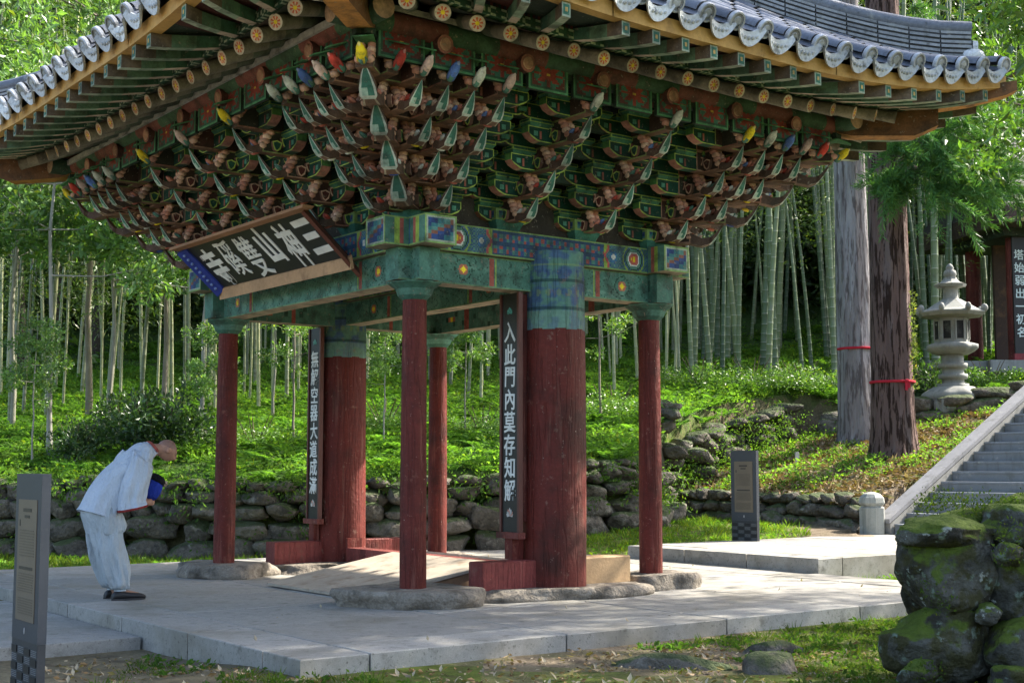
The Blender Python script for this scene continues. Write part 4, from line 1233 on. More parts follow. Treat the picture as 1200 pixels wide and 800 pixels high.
# --- plank ramp over the threshold
rp = put('wooden_ramp', None, loc=g2w(-.95, -.5, 0), rot=(0, 0, GA), label='bare plywood ramp laid between the posts up to the threshold', cat='ramp')
for i, (y0, y1) in enumerate(((-1.02, -.01), (.0, 1.0))):
    b = MB(); x0, x1, z0, z1 = -.72, .82, .012, .275
    P = [(x0, y0, z0), (x1, y0, z1), (x1, y1, z1), (x0, y1, z0)]
    b.hexa(P + [(p[0], p[1], p[2] + .026) for p in P], (.36, .31, .245)); put('plank', b.mesh('plank', M_WOOD), rp)
for y in (-.98, -.2, .5, .95):
    b = MB(); P = [(-.3, y - .02, .01), (.80, y - .02, .01), (.80, y + .02, .01), (-.3, y + .02, .01), (-.3, y - .02, .07), (.80, y - .02, .262), (.80, y + .02, .262), (-.3, y + .02, .07)]
    b.hexa(P, (.20, .12, .07)); put('bearer', b.mesh('bearer', M_WOOD), rp)
rp2 = put('wooden_ramp', None, loc=g2w(.98, -.3, 0), rot=(0, 0, GA), label='second plank ramp sloping down behind the threshold', cat='ramp')
for i, (y0, y1) in enumerate(((-1.02, -.01), (.0, 1.0))):
    b = MB(); P = [(-.75, y0, .275), (.75, y0, .012), (.75, y1, .012), (-.75, y1, .275)]
    b.hexa(P + [(p[0], p[1], p[2] + .026) for p in P], (.48, .38, .26)); put('plank', b.mesh('plank', M_WOOD), rp2)

# ------------------------------------------------------------------ stairs up the slope
st = put('stone_stairs', None, loc=g2w(9.65, 0, .17), rot=(0, 0, GA), label='grey granite stairs climbing the slope behind the raised path', cat='stairs')
NS = 26
for i in range(NS):
    b = MB(); w = 2.78; c = .012
    z1 = (i + 1) * .166; prof = [(i * .312, z1 - .19), (i * .312 + .36, z1 - .19), (i * .312 + .36, z1), (i * .312 - .012 + c, z1), (i * .312 - .012, z1 - c), (i * .312 - .012, z1 - .035), (i * .312, z1 - .04)]
    b.prism(prof, -1.62, 1.16, lambda u, v, t: (u, t, v), (.20, .215, .23)); put('step', b.mesh('step', M_GRAN), st)
for y0, y1 in ((1.17, 1.42), (-1.90, -1.63)):
    for (s0, s1) in ((0, 2.0), (2.0, 4.1), (4.1, 6.2), (6.2, 8.2)):
        b = MB(); sl = .166 / .312
        prof = [(s0 - .10 + .004, s0 * sl - .25 if s0 > 0 else -.02), (s1 - .104, s1 * sl - .25), (s1 - .104, s1 * sl + .17), (s0 - .10 + .004, s0 * sl + .17)]
        b.prism(prof, y0, y1, lambda u, v, t: (u, t, v), (.27, .265, .245)); ck = put('cheek_stone', b.mesh('cheek_stone', M_GRAN), st)
        b = MB(); prof = [(s0 - .13 + .004, s0 * sl + .174), (s1 - .134, s1 * sl + .174), (s1 - .134, s1 * sl + .245), (s0 - .13 + .004, s0 * sl + .245)]
        b.prism(prof, y0 - .01, y1 + .01, lambda u, v, t: (u, t, v), (.23, .23, .24)); put('coping_stone', b.mesh('coping_stone', M_GRAN), st)
np_ = g2w(9.42, 1.42, .17)
b = MB(); b.lathe([(.205, 0), (.205, .42), (.175, .44), (.175, .455), (.20, .47), (.215, .50), (.20, .58), (.14, .64), (.05, .67)], 8, (.33, .34, .31), sm=False, rot=.2)
put('newel_post', b.mesh('newel_post', M_GRAN), None, np_, (0, 0, GA), label='short stone post with domed cap at the foot of the stairs', cat='stone post')

# ------------------------------------------------------------------ information signs
def info_sign(X, Y, z, label, H=1.38):
    r = put('information_sign', None, loc=(X, Y, z), rot=(0, 0, GA), label=label, cat='sign', group='dark information signs')
    W_, T_ = .50, .05
    b = MB(); b.box((0, 0, .36 / 2), (T_, W_, .36), (.030, .034, .04)); put('base', b.mesh('base', M_SIGN), r)
    b = MB(); b.box((0, 0, .36 + (H - .36) / 2), (T_ + .004, W_ + .004, H - .362), (.040, .047, .058)); bd = put('body', b.mesh('body', M_SIGN), r)
    b = MB(); b.box((-T_ / 2 - .004, 0, .85), (.006, W_ * .72, .74), (.135, .112, .082)); pn = put('panel', b.mesh('panel', M_SIGN), r)
    x = -T_ / 2 - .0085
    b = MB()
    for (zz, w, h) in ((1.155, .16, .022), (1.115, .10, .018), (.80, .26, .018)): b.box((x, 0, zz), (.001, w, h), (.035, .03, .025))
    b.box((x, .14, 1.075), (.001, .018, .04), (.03, .03, .03))
    b2 = MB(); zz = 1.03
    while zz > .86: b2.box((x, RN.uniform(-.01, .01), zz), (.001, .28, .006), (.09, .075, .055)); zz -= .017
    zz = .765
    while zz > .52:
        if abs(zz - .64) > .015: b2.box((x, RN.uniform(-.01, .01), zz), (.001, .29, .006), (.09, .075, .055))
        zz -= .015
    put('title_print', b.mesh('title_print', M_SIGN), pn); put('text_print', b2.mesh('text_print', M_SIGN), pn)
    # pierced checker pattern low on the post
    for i in range(6):
        for j in range(4):
            if (i + j) % 2 == 0:
                b = MB(); yy = -.19 + .1265 * j; zc = .04 + .052 * i
                b.box((-T_ / 2 - .003, yy, zc), (.006, .10, .042), (.012, .013, .015)); put('dark_square', b.mesh('dark_square', M_SIGN), r)
            else:
                b = MB(); yy = -.19 + .1265 * j; zc = .04 + .052 * i
                for q in range(4): b.box((-T_ / 2 - .002, yy, zc - .016 + .011 * q), (.004, .10, .004), (.16, .17, .18))
                put('line_square', b.mesh('line_square', M_SIGN), r)
    b = MB(); b.ell((-T_ / 2 - .004, 0, .42), (.003, .008, .022), (.45, .46, .47), 6, 4); put('emblem', b.mesh('emblem', M_SIGN), r)
    return r
info_sign(-2.97, 8.35, -.175, 'tall dark information sign with tan panel in front of the bowing person')
info_sign(3.42, 19.75, .10, 'distant dark information sign with tan panel beside the raised path')

# ------------------------------------------------------------------ stone lantern
lx_, ly_ = 9.50, 28.75; lz_ = gz(lx_, ly_) - .04
ln = put('stone_lantern', None, loc=(lx_, ly_, lz_), rot=(0, 0, .2), scale=1.05, label='tall carved stone lantern on the terrace below the bamboo', cat='stone lantern')
LG = (.24, .245, .225)
def lp(name, prof, n=24, lob=None, sm=True, rot=0): b = MB(); b.lathe(prof, n, LG, lob=lob, sm=sm, rot=rot); return put(name, b.mesh(name, M_GRAN), ln)
b = MB(); b.box((0, 0, .13), (1.18, 1.18, .26), LG)
for q in range(4):
    for s in (-.36, 0, .36):
        c_, s_ = math.cos(q * math.pi / 2), math.sin(q * math.pi / 2)
        b.box((.60 * c_ - s * s_, .60 * s_ + s * c_, .14), (.035, .26, .15) if q % 2 == 0 else (.26, .035, .15), (.30, .31, .29))
put('base', b.mesh('base', M_GRAN), ln)
lp('lower_lotus', [(.62, .262), (.66, .33), (.60, .42), (.47, .50), (.40, .54)], 40, lambda i, t: .07 * math.cos(8 * t) * (i in (0, 1, 2)))
lp('shaft', [(.31, .542), (.31, .60), (.22, .61), (.22, .70), (.29, .71), (.29, .80), (.22, .81), (.22, .92), (.29, .93), (.29, 1.02), (.22, 1.03), (.22, 1.20)], 24)
lp('upper_lotus', [(.32, 1.202), (.42, 1.25), (.50, 1.32), (.50, 1.40), (.38, 1.44)], 40, lambda i, t: .06 * math.cos(8 * t) * (i in (1, 2, 3)))
fb = lp('fire_chamber', [(.345, 1.442), (.345, 1.95)], 8, None, False, math.pi / 8)
for q in range(8):
    t = q * math.pi / 4
    b = MB(); b.box((.312, 0, 1.70), (.04, .15, .36), (.008, .008, .008))  # solid near-black box, painted shade of the window's inside
    put('dark_opening_panel', b.mesh('dark_opening_panel', M_GRAN), fb, rot=(0, 0, t))
    b = MB()
    for s in (-1, 1): b.box((.325, s * .092, 1.70), (.035, .03, .40), LG)
    put('jamb', b.mesh('jamb', M_GRAN), fb, rot=(0, 0, t))
lp('roof', [(.36, 1.952), (.64, 1.985), (.70, 2.05), (.70, 2.075), (.54, 2.13), (.38, 2.23), (.20, 2.34)], 8, None, False, 0)
b = MB(); b.ell((.67, 0, 2.13), (.075, .06, .09), LG, 8, 5); _cs = b.mesh('corner_scroll', M_GRAN)
for q in range(8): put('corner_scroll', _cs, ln, rot=(0, 0, q * math.pi / 4))
lp('neck', [(.17, 2.342), (.15, 2.40), (.15, 2.55), (.17, 2.58)], 16)
lp('upper_cap', [(.16, 2.582), (.30, 2.60), (.33, 2.655), (.20, 2.70), (.14, 2.76), (.13, 2.80)], 8, None, False, .39)
lp('finial', [(.10, 2.802), (.135, 2.86), (.12, 2.93), (.07, 2.97), (.085, 3.0), (.06, 3.05), (.02, 3.09)], 16)

# ------------------------------------------------------------------ far pavilion cut by the picture's edge
fx, fy = 12.58, 33.6; fz = gz(fx, fy)
fp = put('far_pavilion', None, loc=(fx, fy, fz), rot=(0, 0, .12), label='dark temple pavilion on the upper terrace cut off by the picture edge', cat='pavilion')
b = MB(); b.box((1.2, .5, .12), (4.6, 3.2, .30), (.26, .26, .25)); put('plinth', b.mesh('plinth', M_GRAN), fp)
b = MB(); b.box((-1.6, -.8, .14), (2.0, .3, .22), (.22, .22, .21)); put('kerb_stone', b.mesh('kerb_stone', M_GRAN), fp)
for (x, y) in ((-.15, -.6), (2.6, -.6), (-.15, 1.6), (2.6, 1.6)):
    b = MB(); b.lathe([(.2, .27), (.2, 2.0), (.19, 3.5)], 16, (.14, .032, .028)); put('post', b.mesh('post', M_RED), fp, (x, y, 0))
b = MB(); b.box((1.2, .5, 3.6), (3.6, 3.0, .5), (.03, .045, .03)); put('lintel', b.mesh('lintel', M_PAINT), fp)
b = MB(); b.box((1.2, .5, 1.9), (2.7, .1, 3.2), (.05, .03, .022)); put('wall', b.mesh('wall', M_WOOD), fp)
b = MB()
P = [(-.95, -1.8, 3.55), (4.4, -1.8, 3.55), (4.4, 3.3, 3.55), (-.95, 3.3, 3.55)]
Q = [(-.95, -1.8, 4.0), (4.4, -1.8, 4.0), (4.4, 3.3, 4.0), (-.95, 3.3, 4.0)]
b.hexa(P + Q, (.045, .03, .025)); put('eaves', b.mesh('eaves', M_PAINT), fp)
b = MB(); b.add([*Q, (.3, .5, 6.2), (2.2, .5, 6.2)], [(0, 1, 5, 4), (2, 3, 4, 5), (3, 0, 4), (1, 2, 5)], (.03, .03, .03)); put('roof', b.mesh('roof', M_PAINT), fp)
for i in range(17):
    b = MB(); x = -.85 + .32 * i; b.tube([(x, -1.84, 3.6), (x, -.6, 3.8)], .055, 8, (.07, .09, .06), capcol=(.3, .2, .12)); put('rafter', b.mesh('rafter', M_PAINT), fp)
cb = put('couplet_board', None, loc=fp.matrix_world @ Vector((0, 0, 0)), label='black vertical board of white characters on the far pavilion post', cat='board', group='couplet boards')
cb.location = (fx + math.cos(.12) * -.15 + math.sin(.12) * .83, fy + math.sin(.12) * -.15 - math.cos(.12) * .83, fz + .45); cb.rotation_euler = (0, 0, .12)
b = MB(); b.box((0, 0, 1.45), (.34, .05, 2.9), (.012, .012, .014)); put('panel', b.mesh('panel', M_LACQ), cb)
for i, ch in enumerate('塔始弱出一初名'):
    put('character', glyph(ch, .27, M_LACQ, (.62, .70, .70), .012, .003), cb, (0, -.029, 2.45 - .32 * i), (rad(90), 0, 0))
b = MB(); b.box((0, -.01, -.12), (.42, .08, .24), (.24, .04, .05)); put('foot', b.mesh('foot', M_RED), cb)
# small white marker on the slope
wx, wy = 4.95, 21.8
m_ = g2w(12.0, 5.2); b = MB(); b.box((0, 0, .12), (.07, .05, .26), (.62, .60, .58)); b.box((0, 0, .26), (.05, .035, .03), (.5, .48, .46))
put('marker_stake', b.mesh('marker_stake', M_GRAN), None, (m_.x, m_.y, gz(m_.x, m_.y) - .03), (0, 0, .4), label='small white marker stake in the leaf litter on the slope', cat='stake')
# ------------------------------------------------------------------ vegetation
NR = np.random.RandomState(5)
def leafset(P, D, S, Wd, C, fold=.25):
    """diamond leaves: base points P, directions D, lengths S, widths Wd, colours C"""
    n = len(P); D = D / np.maximum(np.linalg.norm(D, axis=1), 1e-6)[:, None]
    r = NR.normal(size=(n, 3)); side = np.cross(D, r); side /= np.maximum(np.linalg.norm(side, axis=1), 1e-6)[:, None]
    nor = np.cross(side, D)
    mid = P + D * (S * .45)[:, None]
    l = mid + side * (Wd / 2)[:, None] + nor * (Wd * fold * .5)[:, None]; q = mid - side * (Wd / 2)[:, None] + nor * (Wd * fold * .5)[:, None]
    tip = P + D * S[:, None] - nor * (S * .08)[:, None]
    V = np.stack([P, q, tip, l], 1).reshape(-1, 3)
    F = np.arange(4 * n).reshape(n, 4)
    return V, F, C
def join(parts):
    Vs = []; Fs = []; Cs = []; o = 0
    for V, F, C in parts: Vs.append(V); Fs.append(F + o); Cs.append(C); o += len(V)
    return np.concatenate(Vs), np.concatenate(Fs), np.concatenate(Cs)
def rdir(n, up=0.0):
    d = NR.normal(size=(n, 3)); d /= np.linalg.norm(d, axis=1)[:, None]; d[:, 2] += up
    return d / np.linalg.norm(d, axis=1)[:, None]
def lcol(n, base, var=.35, yellow=.0):
    g = 1 + var * (NR.rand(n, 1) * 2 - 1); C = np.array(base)[None] * g
    if yellow:
        k = (NR.rand(n, 1) < yellow); C = np.where(k, C * np.array([[1.9, 1.35, .8]]), C)
    return C
def clumps(centers, radii, per, size, base, up=.25, droop=0.0, ratio=.45, var=.35, yellow=.06, flat=.8):
    """leaf clumps: every centre carries `per` leaves spread through a ball"""
    out = []
    for c, r in zip(centers, radii):
        n = max(3, int(per))
        d = rdir(n); rad_ = r * NR.rand(n) ** .45
        P = np.array(c) + d * rad_[:, None] * np.array([1, 1, flat])
        D = d * .6 + rdir(n) * .7; D[:, 2] += up - droop
        S = size * (.6 + .8 * NR.rand(n))
        g = .75 + .5 * NR.rand()
        out.append(leafset(P, D, S, S * ratio, lcol(n, np.array(base) * g, var, yellow)))
    return join(out)
def gn_scatter(name, pts, rotz, scl, variants, label):
    """one object of kind stuff: clump meshes instanced on its own points"""
    me = bpy.data.meshes.new(name); me.vertices.add(len(pts)); me.vertices.foreach_set('co', np.asarray(pts, np.float32).ravel())
    a = me.attributes.new('rz', 'FLOAT', 'POINT'); a.data.foreach_set('value', np.asarray(rotz, np.float32))
    a = me.attributes.new('sc', 'FLOAT', 'POINT'); a.data.foreach_set('value', np.asarray(scl, np.float32))
    o = put(name, me, kind='stuff', label=label)
    ng = bpy.data.node_groups.new(name, 'GeometryNodeTree')
    ng.interface.new_socket('Geometry', in_out='INPUT', socket_type='NodeSocketGeometry')
    ng.interface.new_socket('Geometry', in_out='OUTPUT', socket_type='NodeSocketGeometry')
    N = ng.nodes; L = ng.links
    gi = N.new('NodeGroupInput'); go = N.new('NodeGroupOutput')
    mp = N.new('GeometryNodeMeshToPoints'); L.new(gi.outputs[0], mp.inputs['Mesh'])
    io = N.new('GeometryNodeInstanceOnPoints'); L.new(mp.outputs[0], io.inputs['Points'])
    jn = N.new('GeometryNodeJoinGeometry')
    for vm in variants:
        so = bpy.data.objects.new(vm.name, vm)
        oi = N.new('GeometryNodeObjectInfo'); oi.inputs['Object'].default_value = so; oi.inputs['As Instance'].default_value = True
        L.new(oi.outputs['Geometry'], jn.inputs[0])
    L.new(jn.outputs[0], io.inputs['Instance']); io.inputs['Pick Instance'].default_value = True
    rv = N.new('FunctionNodeRandomValue'); rv.data_type = 'INT'
    for s in rv.inputs:
        if s.name == 'Min' and s.type == 'INT': s.default_value = 0
        if s.name == 'Max' and s.type == 'INT': s.default_value = len(variants) - 1
    ro = [s for s in rv.outputs if s.type == 'INT'][0]
    L.new(ro, io.inputs['Instance Index'])
    na = N.new('GeometryNodeInputNamedAttribute'); na.data_type = 'FLOAT'; na.inputs['Name'].default_value = 'rz'
    cx_ = N.new('ShaderNodeCombineXYZ'); L.new(na.outputs['Attribute'], cx_.inputs['Z'])
    L.new(cx_.outputs[0], io.inputs['Rotation'])
    ns = N.new('GeometryNodeInputNamedAttribute'); ns.data_type = 'FLOAT'; ns.inputs['Name'].default_value = 'sc'
    L.new(ns.outputs['Attribute'], io.inputs['Scale'])
    L.new(io.outputs[0], go.inputs[0])
    md = o.modifiers.new('scatter', 'NODES'); md.node_group = ng
    return o

# --- clump variants
def herb(name, n, size, base, h=.25, r=.2, ratio=.5, up=.15, m=M_WEED, yellow=.05):
    t = NR.rand(n) * 2 * np.pi; rr = r * NR.rand(n) ** .6
    P = np.stack([rr * np.cos(t), rr * np.sin(t), h * NR.rand(n) ** 1.2], 1)
    D = np.stack([np.cos(t), np.sin(t), up + .5 * NR.rand(n)], 1) + .5 * rdir(n)
    S = size * (.6 + .8 * NR.rand(n))
    return np_mesh(name, *leafset(P, D, S, S * ratio, lcol(n, base, .35, yellow)), m)
def tuft(name, n, h, base, r=.06, w=.012, m=M_WEED):
    t = NR.rand(n) * 2 * np.pi; P = np.stack([r * np.cos(t) * NR.rand(n), r * np.sin(t) * NR.rand(n), np.zeros(n)], 1)
    D = np.stack([np.cos(t) * .6, np.sin(t) * .6, np.ones(n)], 1) + .25 * rdir(n)
    S = h * (.5 + .7 * NR.rand(n))
    return np_mesh(name, *leafset(P, D, S, np.full(n, w), lcol(n, base, .3, .1)), m)
def fern(name, base, nf=7, L=.5):
    out = []
    for k in range(nf):
        t = 2 * np.pi * k / nf + NR.rand() * .5; el = .5 + .4 * NR.rand()
        d = np.array([np.cos(t), np.sin(t), el]); n = 16
        s = np.linspace(.1, 1, n)
        P = np.outer(s * L, d); P[:, 2] -= .35 * L * s ** 2
        side = np.array([-np.sin(t), np.cos(t), 0])
        for sg in (-1, 1):
            S = L * .30 * np.sin(np.pi * (s * .9 + .08)) + .01
            out.append(leafset(P, np.tile(side * sg + d * .35, (n, 1)), S, S * .3, lcol(n, base, .2)))
    return np_mesh(name, *join(out), M_WEED)
WG = (.125, .24, .042)
HERBS = [herb('weed', 40, .075, WG), herb('weed', 34, .10, (.125, .24, .045), .32, .22), herb('weed', 46, .055, (.15, .26, .04), .16, .2), fern('fern', (.11, .23, .04)), tuft('grass', 26, .3, (.10, .17, .03), .09, .014)]
def scatter_pts(n, x0, x1, y0, y1, keep=None):
    X = NR.uniform(x0, x1, n); Y = NR.uniform(y0, y1, n)
    if keep is not None:
        k = keep(X, Y); X, Y = X[k], Y[k]
    return np.stack([X, Y, ground(X, Y) - .01], 1)
def lxy(X, Y): return .8 * (X - GO.x) + .6 * (Y - GO.y), -.6 * (X - GO.x) + .8 * (Y - GO.y)
inframe = lambda X, Y: np.abs(X) < Y * .40 + 1.5
def on_slope(X, Y):
    s = Y - wall_y(X); return (s > .12) & inframe(X, Y) & ((fbm(X * .55, Y * .55, 44) > .36) | (NR.rand(len(X)) < .25)) & (NR.rand(len(X)) < np.clip(1.25 - (Y - 22) * .035, .35, 1))
pts = scatter_pts(30000, -16, 14, 20, 42, on_slope)
gn_scatter('slope_weeds', pts, NR.rand(len(pts)) * 6.28, .40 + .62 * NR.rand(len(pts)) ** 1.5, HERBS, 'bright green weeds and ferns covering the slope')
def low_left(X, Y):
    lx, ly = lxy(X, Y); s = Y - wall_y(X)
    return (s < -.15) & inframe(X, Y) & ~((lx > -4.05) & (lx < 4.4) & (abs(ly) < 4.65)) & ~((lx < -3.8) & (abs(ly) < 2.0)) & ~((lx > 4) & (ly > -2.0) & (ly < 1.65))
def behind(X, Y):
    lx, ly = lxy(X, Y); return low_left(X, Y) & (Y > 15.0) & (lx < 9.3) & (fbm(X * .8, Y * .8, 21) > .33)
GR = [tuft('grass', 22, .16, (.11, .19, .03), .10, .012), tuft('grass', 18, .12, (.13, .20, .04), .09, .012), herb('weed', 18, .055, (.10, .20, .03), .08, .12)]
pts = scatter_pts(9000, -11, 7, 15, 26, behind)
gn_scatter('lawn_grass', pts, NR.rand(len(pts)) * 6.28, .5 + .6 * NR.rand(len(pts)), GR, 'short sunlit grass between the platform and the walls')
def fore(X, Y):
    lx, ly = lxy(X, Y); return low_left(X, Y) & (Y < 13.5) & (fbm(X * .9, Y * .9, 3) > np.where(X < .3, .50, .42)) & (X > -2.8)
FG = [tuft('grass', 14, .085, (.09, .15, .025), .05, .005), herb('weed', 18, .024, (.085, .15, .022), .03, .07), herb('weed', 12, .034, (.07, .14, .025), .05, .06), herb('moss', 60, .012, (.10, .125, .016), .016, .10), herb('moss', 60, .011, (.08, .105, .014), .014, .11), herb('moss', 50, .013, (.12, .14, .02), .016, .09)]
pts = scatter_pts(11000, -3, 5, 6.2, 13, fore)
gn_scatter('foreground_grass', pts, NR.rand(len(pts)) * 6.28, .6 + .8 * NR.rand(len(pts)), FG, 'low grass, herbs and moss in the foreground earth')
# dry leaves
def dryl(name, n, r, s, cols):
    P = np.stack([NR.uniform(-r, r, n), NR.uniform(-r, r, n), NR.rand(n) * .03], 1); D = rdir(n); D[:, 2] *= .25
    S = s * (.6 + .8 * NR.rand(n)); C = np.array([cols[i] for i in NR.randint(0, len(cols), n)]) * (.7 + .6 * NR.rand(n, 1))
    return np_mesh(name, *leafset(P, D, S, S * .45, C), M_LITTER)
DC = [(.22, .14, .07), (.30, .22, .13), (.14, .09, .05), (.36, .30, .21), (.20, .16, .05)]
DL = [dryl('dry_leaves', 30, .22, .085, DC), dryl('dry_leaves', 24, .25, .11, DC)]
def litter_k(X, Y):
    lx, ly = lxy(X, Y); s = Y - wall_y(X)
    return (lx > 9.6) & (s < 0) & inframe(X, Y) & ~((ly > -2.0) & (ly < 1.55)) & (fbm(X * .9, Y * .9, 31) > .28)
pts = scatter_pts(3600, 2, 14, 20, 30, litter_k)
gn_scatter('leaf_litter', pts, NR.rand(len(pts)) * 6.28, .7 + .5 * NR.rand(len(pts)), DL, 'dry brown leaf litter under the cedars')
pts = scatter_pts(3400, 2, 14, 20, 30, lambda X, Y: litter_k(X, Y) & (fbm(X * .7, Y * .7, 8) > .40))
gn_scatter('bank_weeds', pts, NR.rand(len(pts)) * 6.28, .3 + .5 * NR.rand(len(pts)), HERBS[:3] + GR[:1], 'thin weeds growing through the leaf litter')
DLs = [dryl('dry_leaves', 10, .14, .05, DC), dryl('dry_leaves', 7, .18, .06, DC)]
pts = scatter_pts(1300, -3.4, 4.0, 7.2, 13, lambda X, Y: low_left(X, Y) & (Y < 13.5) & ((fbm(X * .9, Y * .9, 3) < .52) | (X < -.9)))
gn_scatter('fallen_leaves', pts, NR.rand(len(pts)) * 6.28, .7 + .5 * NR.rand(len(pts)), DLs, 'dead leaves on bare earth along the platform')
# a few leaves blown on the platform
one = [dryl('dry_leaf', 1, .01, .07, DC), dryl('dry_leaf', 2, .03, .05, DC)]
q = []
for i in range(60):
    p = g2w(NR.uniform(-3.8, 4), NR.uniform(-4.4, 4.3)); q.append((p.x, p.y, .004))
for i in range(14):
    p = g2w(NR.uniform(-7, -4), NR.uniform(-1.8, 1.8)); q.append((p.x, p.y, -.111))
gn_scatter('scattered_leaves', np.array(q), NR.rand(len(q)) * 6.28, .5 + .6 * NR.rand(len(q)), one, 'a few dead leaves blown across the paving')

# ------------------------------------------------------------------ bamboo
def culm_mesh(H, r, lean, seed, base=(.085, .145, .075), cm=None):
    rs = random.Random(seed); b = MB(); z = 0; pts = []; rr = []; cols = []
    n = 0
    while z < H:
        L = .16 + .20 * min(1, z / 2.0)
        f = z / H; rad_ = r * (1 - .72 * f)
        dx = lean * f * f * H * .12
        for dz, k in ((0, 1.07), (.018, 1.0), (L - .02, 1.0)):
            zz = z + dz; ff = zz / H
            pts.append((lean * ff * ff * H * .10 + .03 * math.sin(ff * 5 + seed), .03 * math.sin(ff * 4 + seed * 2), zz)); rr.append(rad_ * k)
        g = rs.uniform(.9, 1.1)
        cols += [(.30, .32, .27), tuple(q * g for q in base), tuple(q * g for q in base)]
        z += L
    b.tube(pts, rr, 8, cols[:len(pts) - 1], caps=False)
    return b.mesh('culm', cm or M_BAMBOO), pts
def bam_crown(H, pts, seed, lo=.45, dens=1.0, base=(.085, .15, .03)):
    out = []; tw = MB(); rs = random.Random(seed)
    nb = int(34 * dens)
    for i in range(nb):
        f = lo + (1 - lo) * (i + rs.random()) / nb; p = Vector(pts[min(int(f * len(pts)), len(pts) - 1)])
        t = rs.uniform(0, 6.28); L = rs.uniform(.8, 2.0) * (1.15 - f * .45)
        d = Vector((math.cos(t), math.sin(t), rs.uniform(.2, .7)))
        n = int(26 * dens) + 6
        s = NR.rand(n) ** .7
        P = np.array(p)[None] + np.outer(s * L, np.array(d)); P[:, 2] -= .45 * L * s ** 2
        P += NR.normal(size=(n, 3)) * .14
        D = np.tile(np.array([d.x, d.y, -.55]), (n, 1)) + .7 * rdir(n)
        S = .17 * (.6 + .7 * NR.rand(n))
        out.append(leafset(P, D, S, S * .19, lcol(n, base, .35, .10)))
    V, F, C = join(out)
    return np_mesh('crown', V, F, C, M_LEAF)
BAM = []
for i in range(5):
    H = [14, 12.5, 15, 13, 11][i]; me, pts_ = culm_mesh(H, [.105, .095, .115, .088, .078][i], [.25, -.3, .1, .55, -.6][i], i)
    BAM.append((me, [bam_crown(H, pts_, i * 3 + j, .46 if j < 2 else .27, .72 if j < 2 else .85) for j in range(4)]))
BGRP = 'bamboo culms of the grove'
BAMT = [culm_mesh([14, 12.5, 15, 13, 11][i], [.055, .045, .062, .042, .038][i], [.25, -.3, .1, .55, -.6][i], i, (.19, .23, .12), M_LITBAMBOO)[0] for i in range(5)]  # thin culms in the paler, painted-in sunlit tone
def bamboo(X, Y, label, sc=1.0, tilt=.03, wf=1.0, crown=True, v=None):
    v = RN.randrange(5) if v is None else v; me, cr = BAM[v]
    r = put('bamboo', None, None, (X, Y, gz(X, Y) - .05), (RN.uniform(-tilt, tilt), RN.uniform(-tilt, tilt), RN.uniform(0, 6.28)), sc, label=label, cat='bamboo', group=BGRP)
    me = me if wf > .9 else BAMT[v]
    put('culm', me, r)
    if crown: put('crown', cr[RN.randrange(2) + (2 if wf < .9 and label.find('leafy trees') > 0 else 0)], r)
def zone(n, px0, px1, y0, y1, label, dmin=.42, sc=(.70, .92), tilt=.03, wf=1.0):
    got = []; tries = 0
    while len(got) < n and tries < n * 40:
        tries += 1
        Y = y0 + (y1 - y0) * RN.random() ** .8; X = (RN.uniform(px0, px1) - 600) / 1567 * Y
        if any((X - a) ** 2 + (Y - c) ** 2 < dmin ** 2 for a, c in got): continue
        if (X - 6.9) ** 2 + (Y - 27.5) ** 2 < 1.2 or (X - 7.1) ** 2 + (Y - 25) ** 2 < 1.2 or (X - 9.6) ** 2 + (Y - 29) ** 2 < 1.4: continue
        if X > 11.2 and Y < 36.5: continue
        got.append((X, Y)); px = 600 + 1567 * X / Y; bamboo(X, Y, label(px) if callable(label) else label, RN.uniform(*sc), tilt, wf)
zone(110, 800, 1210, 31, 44, lambda p: 'grey-green bamboo culm in the dense grove just past the last gate post' if p < 880 else ('grey-green bamboo culm beside the pale grey cedar trunk' if p < 980 else ('dark bamboo culm between the brown cedar trunk and the stone lantern' if p < 1110 else 'thin bamboo culm between the stone lantern and the far pavilion')), .3, (.6, .95), .06)
zone(62, 430, 800, 29, 43, lambda p: 'pale bamboo culm seen between the two middle thin posts' if p < 515 else ('pale bamboo culm seen just before the nearer couplet board' if p < 600 else ('pale bamboo culm rising behind the nearer thick pillar' if p < 690 else 'pale bamboo culm seen between the nearer thick pillar and last post')), .5, (.65, .92), .06, .6)
zone(44, 190, 430, 27, 41, lambda p: 'pale bamboo culm between the bowing person and the outer post' if p < 260 else ('pale bamboo culm between the outer post and farther couplet board' if p < 370 else 'pale bamboo culm just past the farther thick pillar'), .6, wf=.6)
zone(38, -40, 200, 26, 40, lambda p: 'pale bamboo culm among leafy trees beyond the tall sign' if p < 80 else 'pale bamboo culm among leafy trees behind the bowing person', .6, (.70, .9), .05, .6)

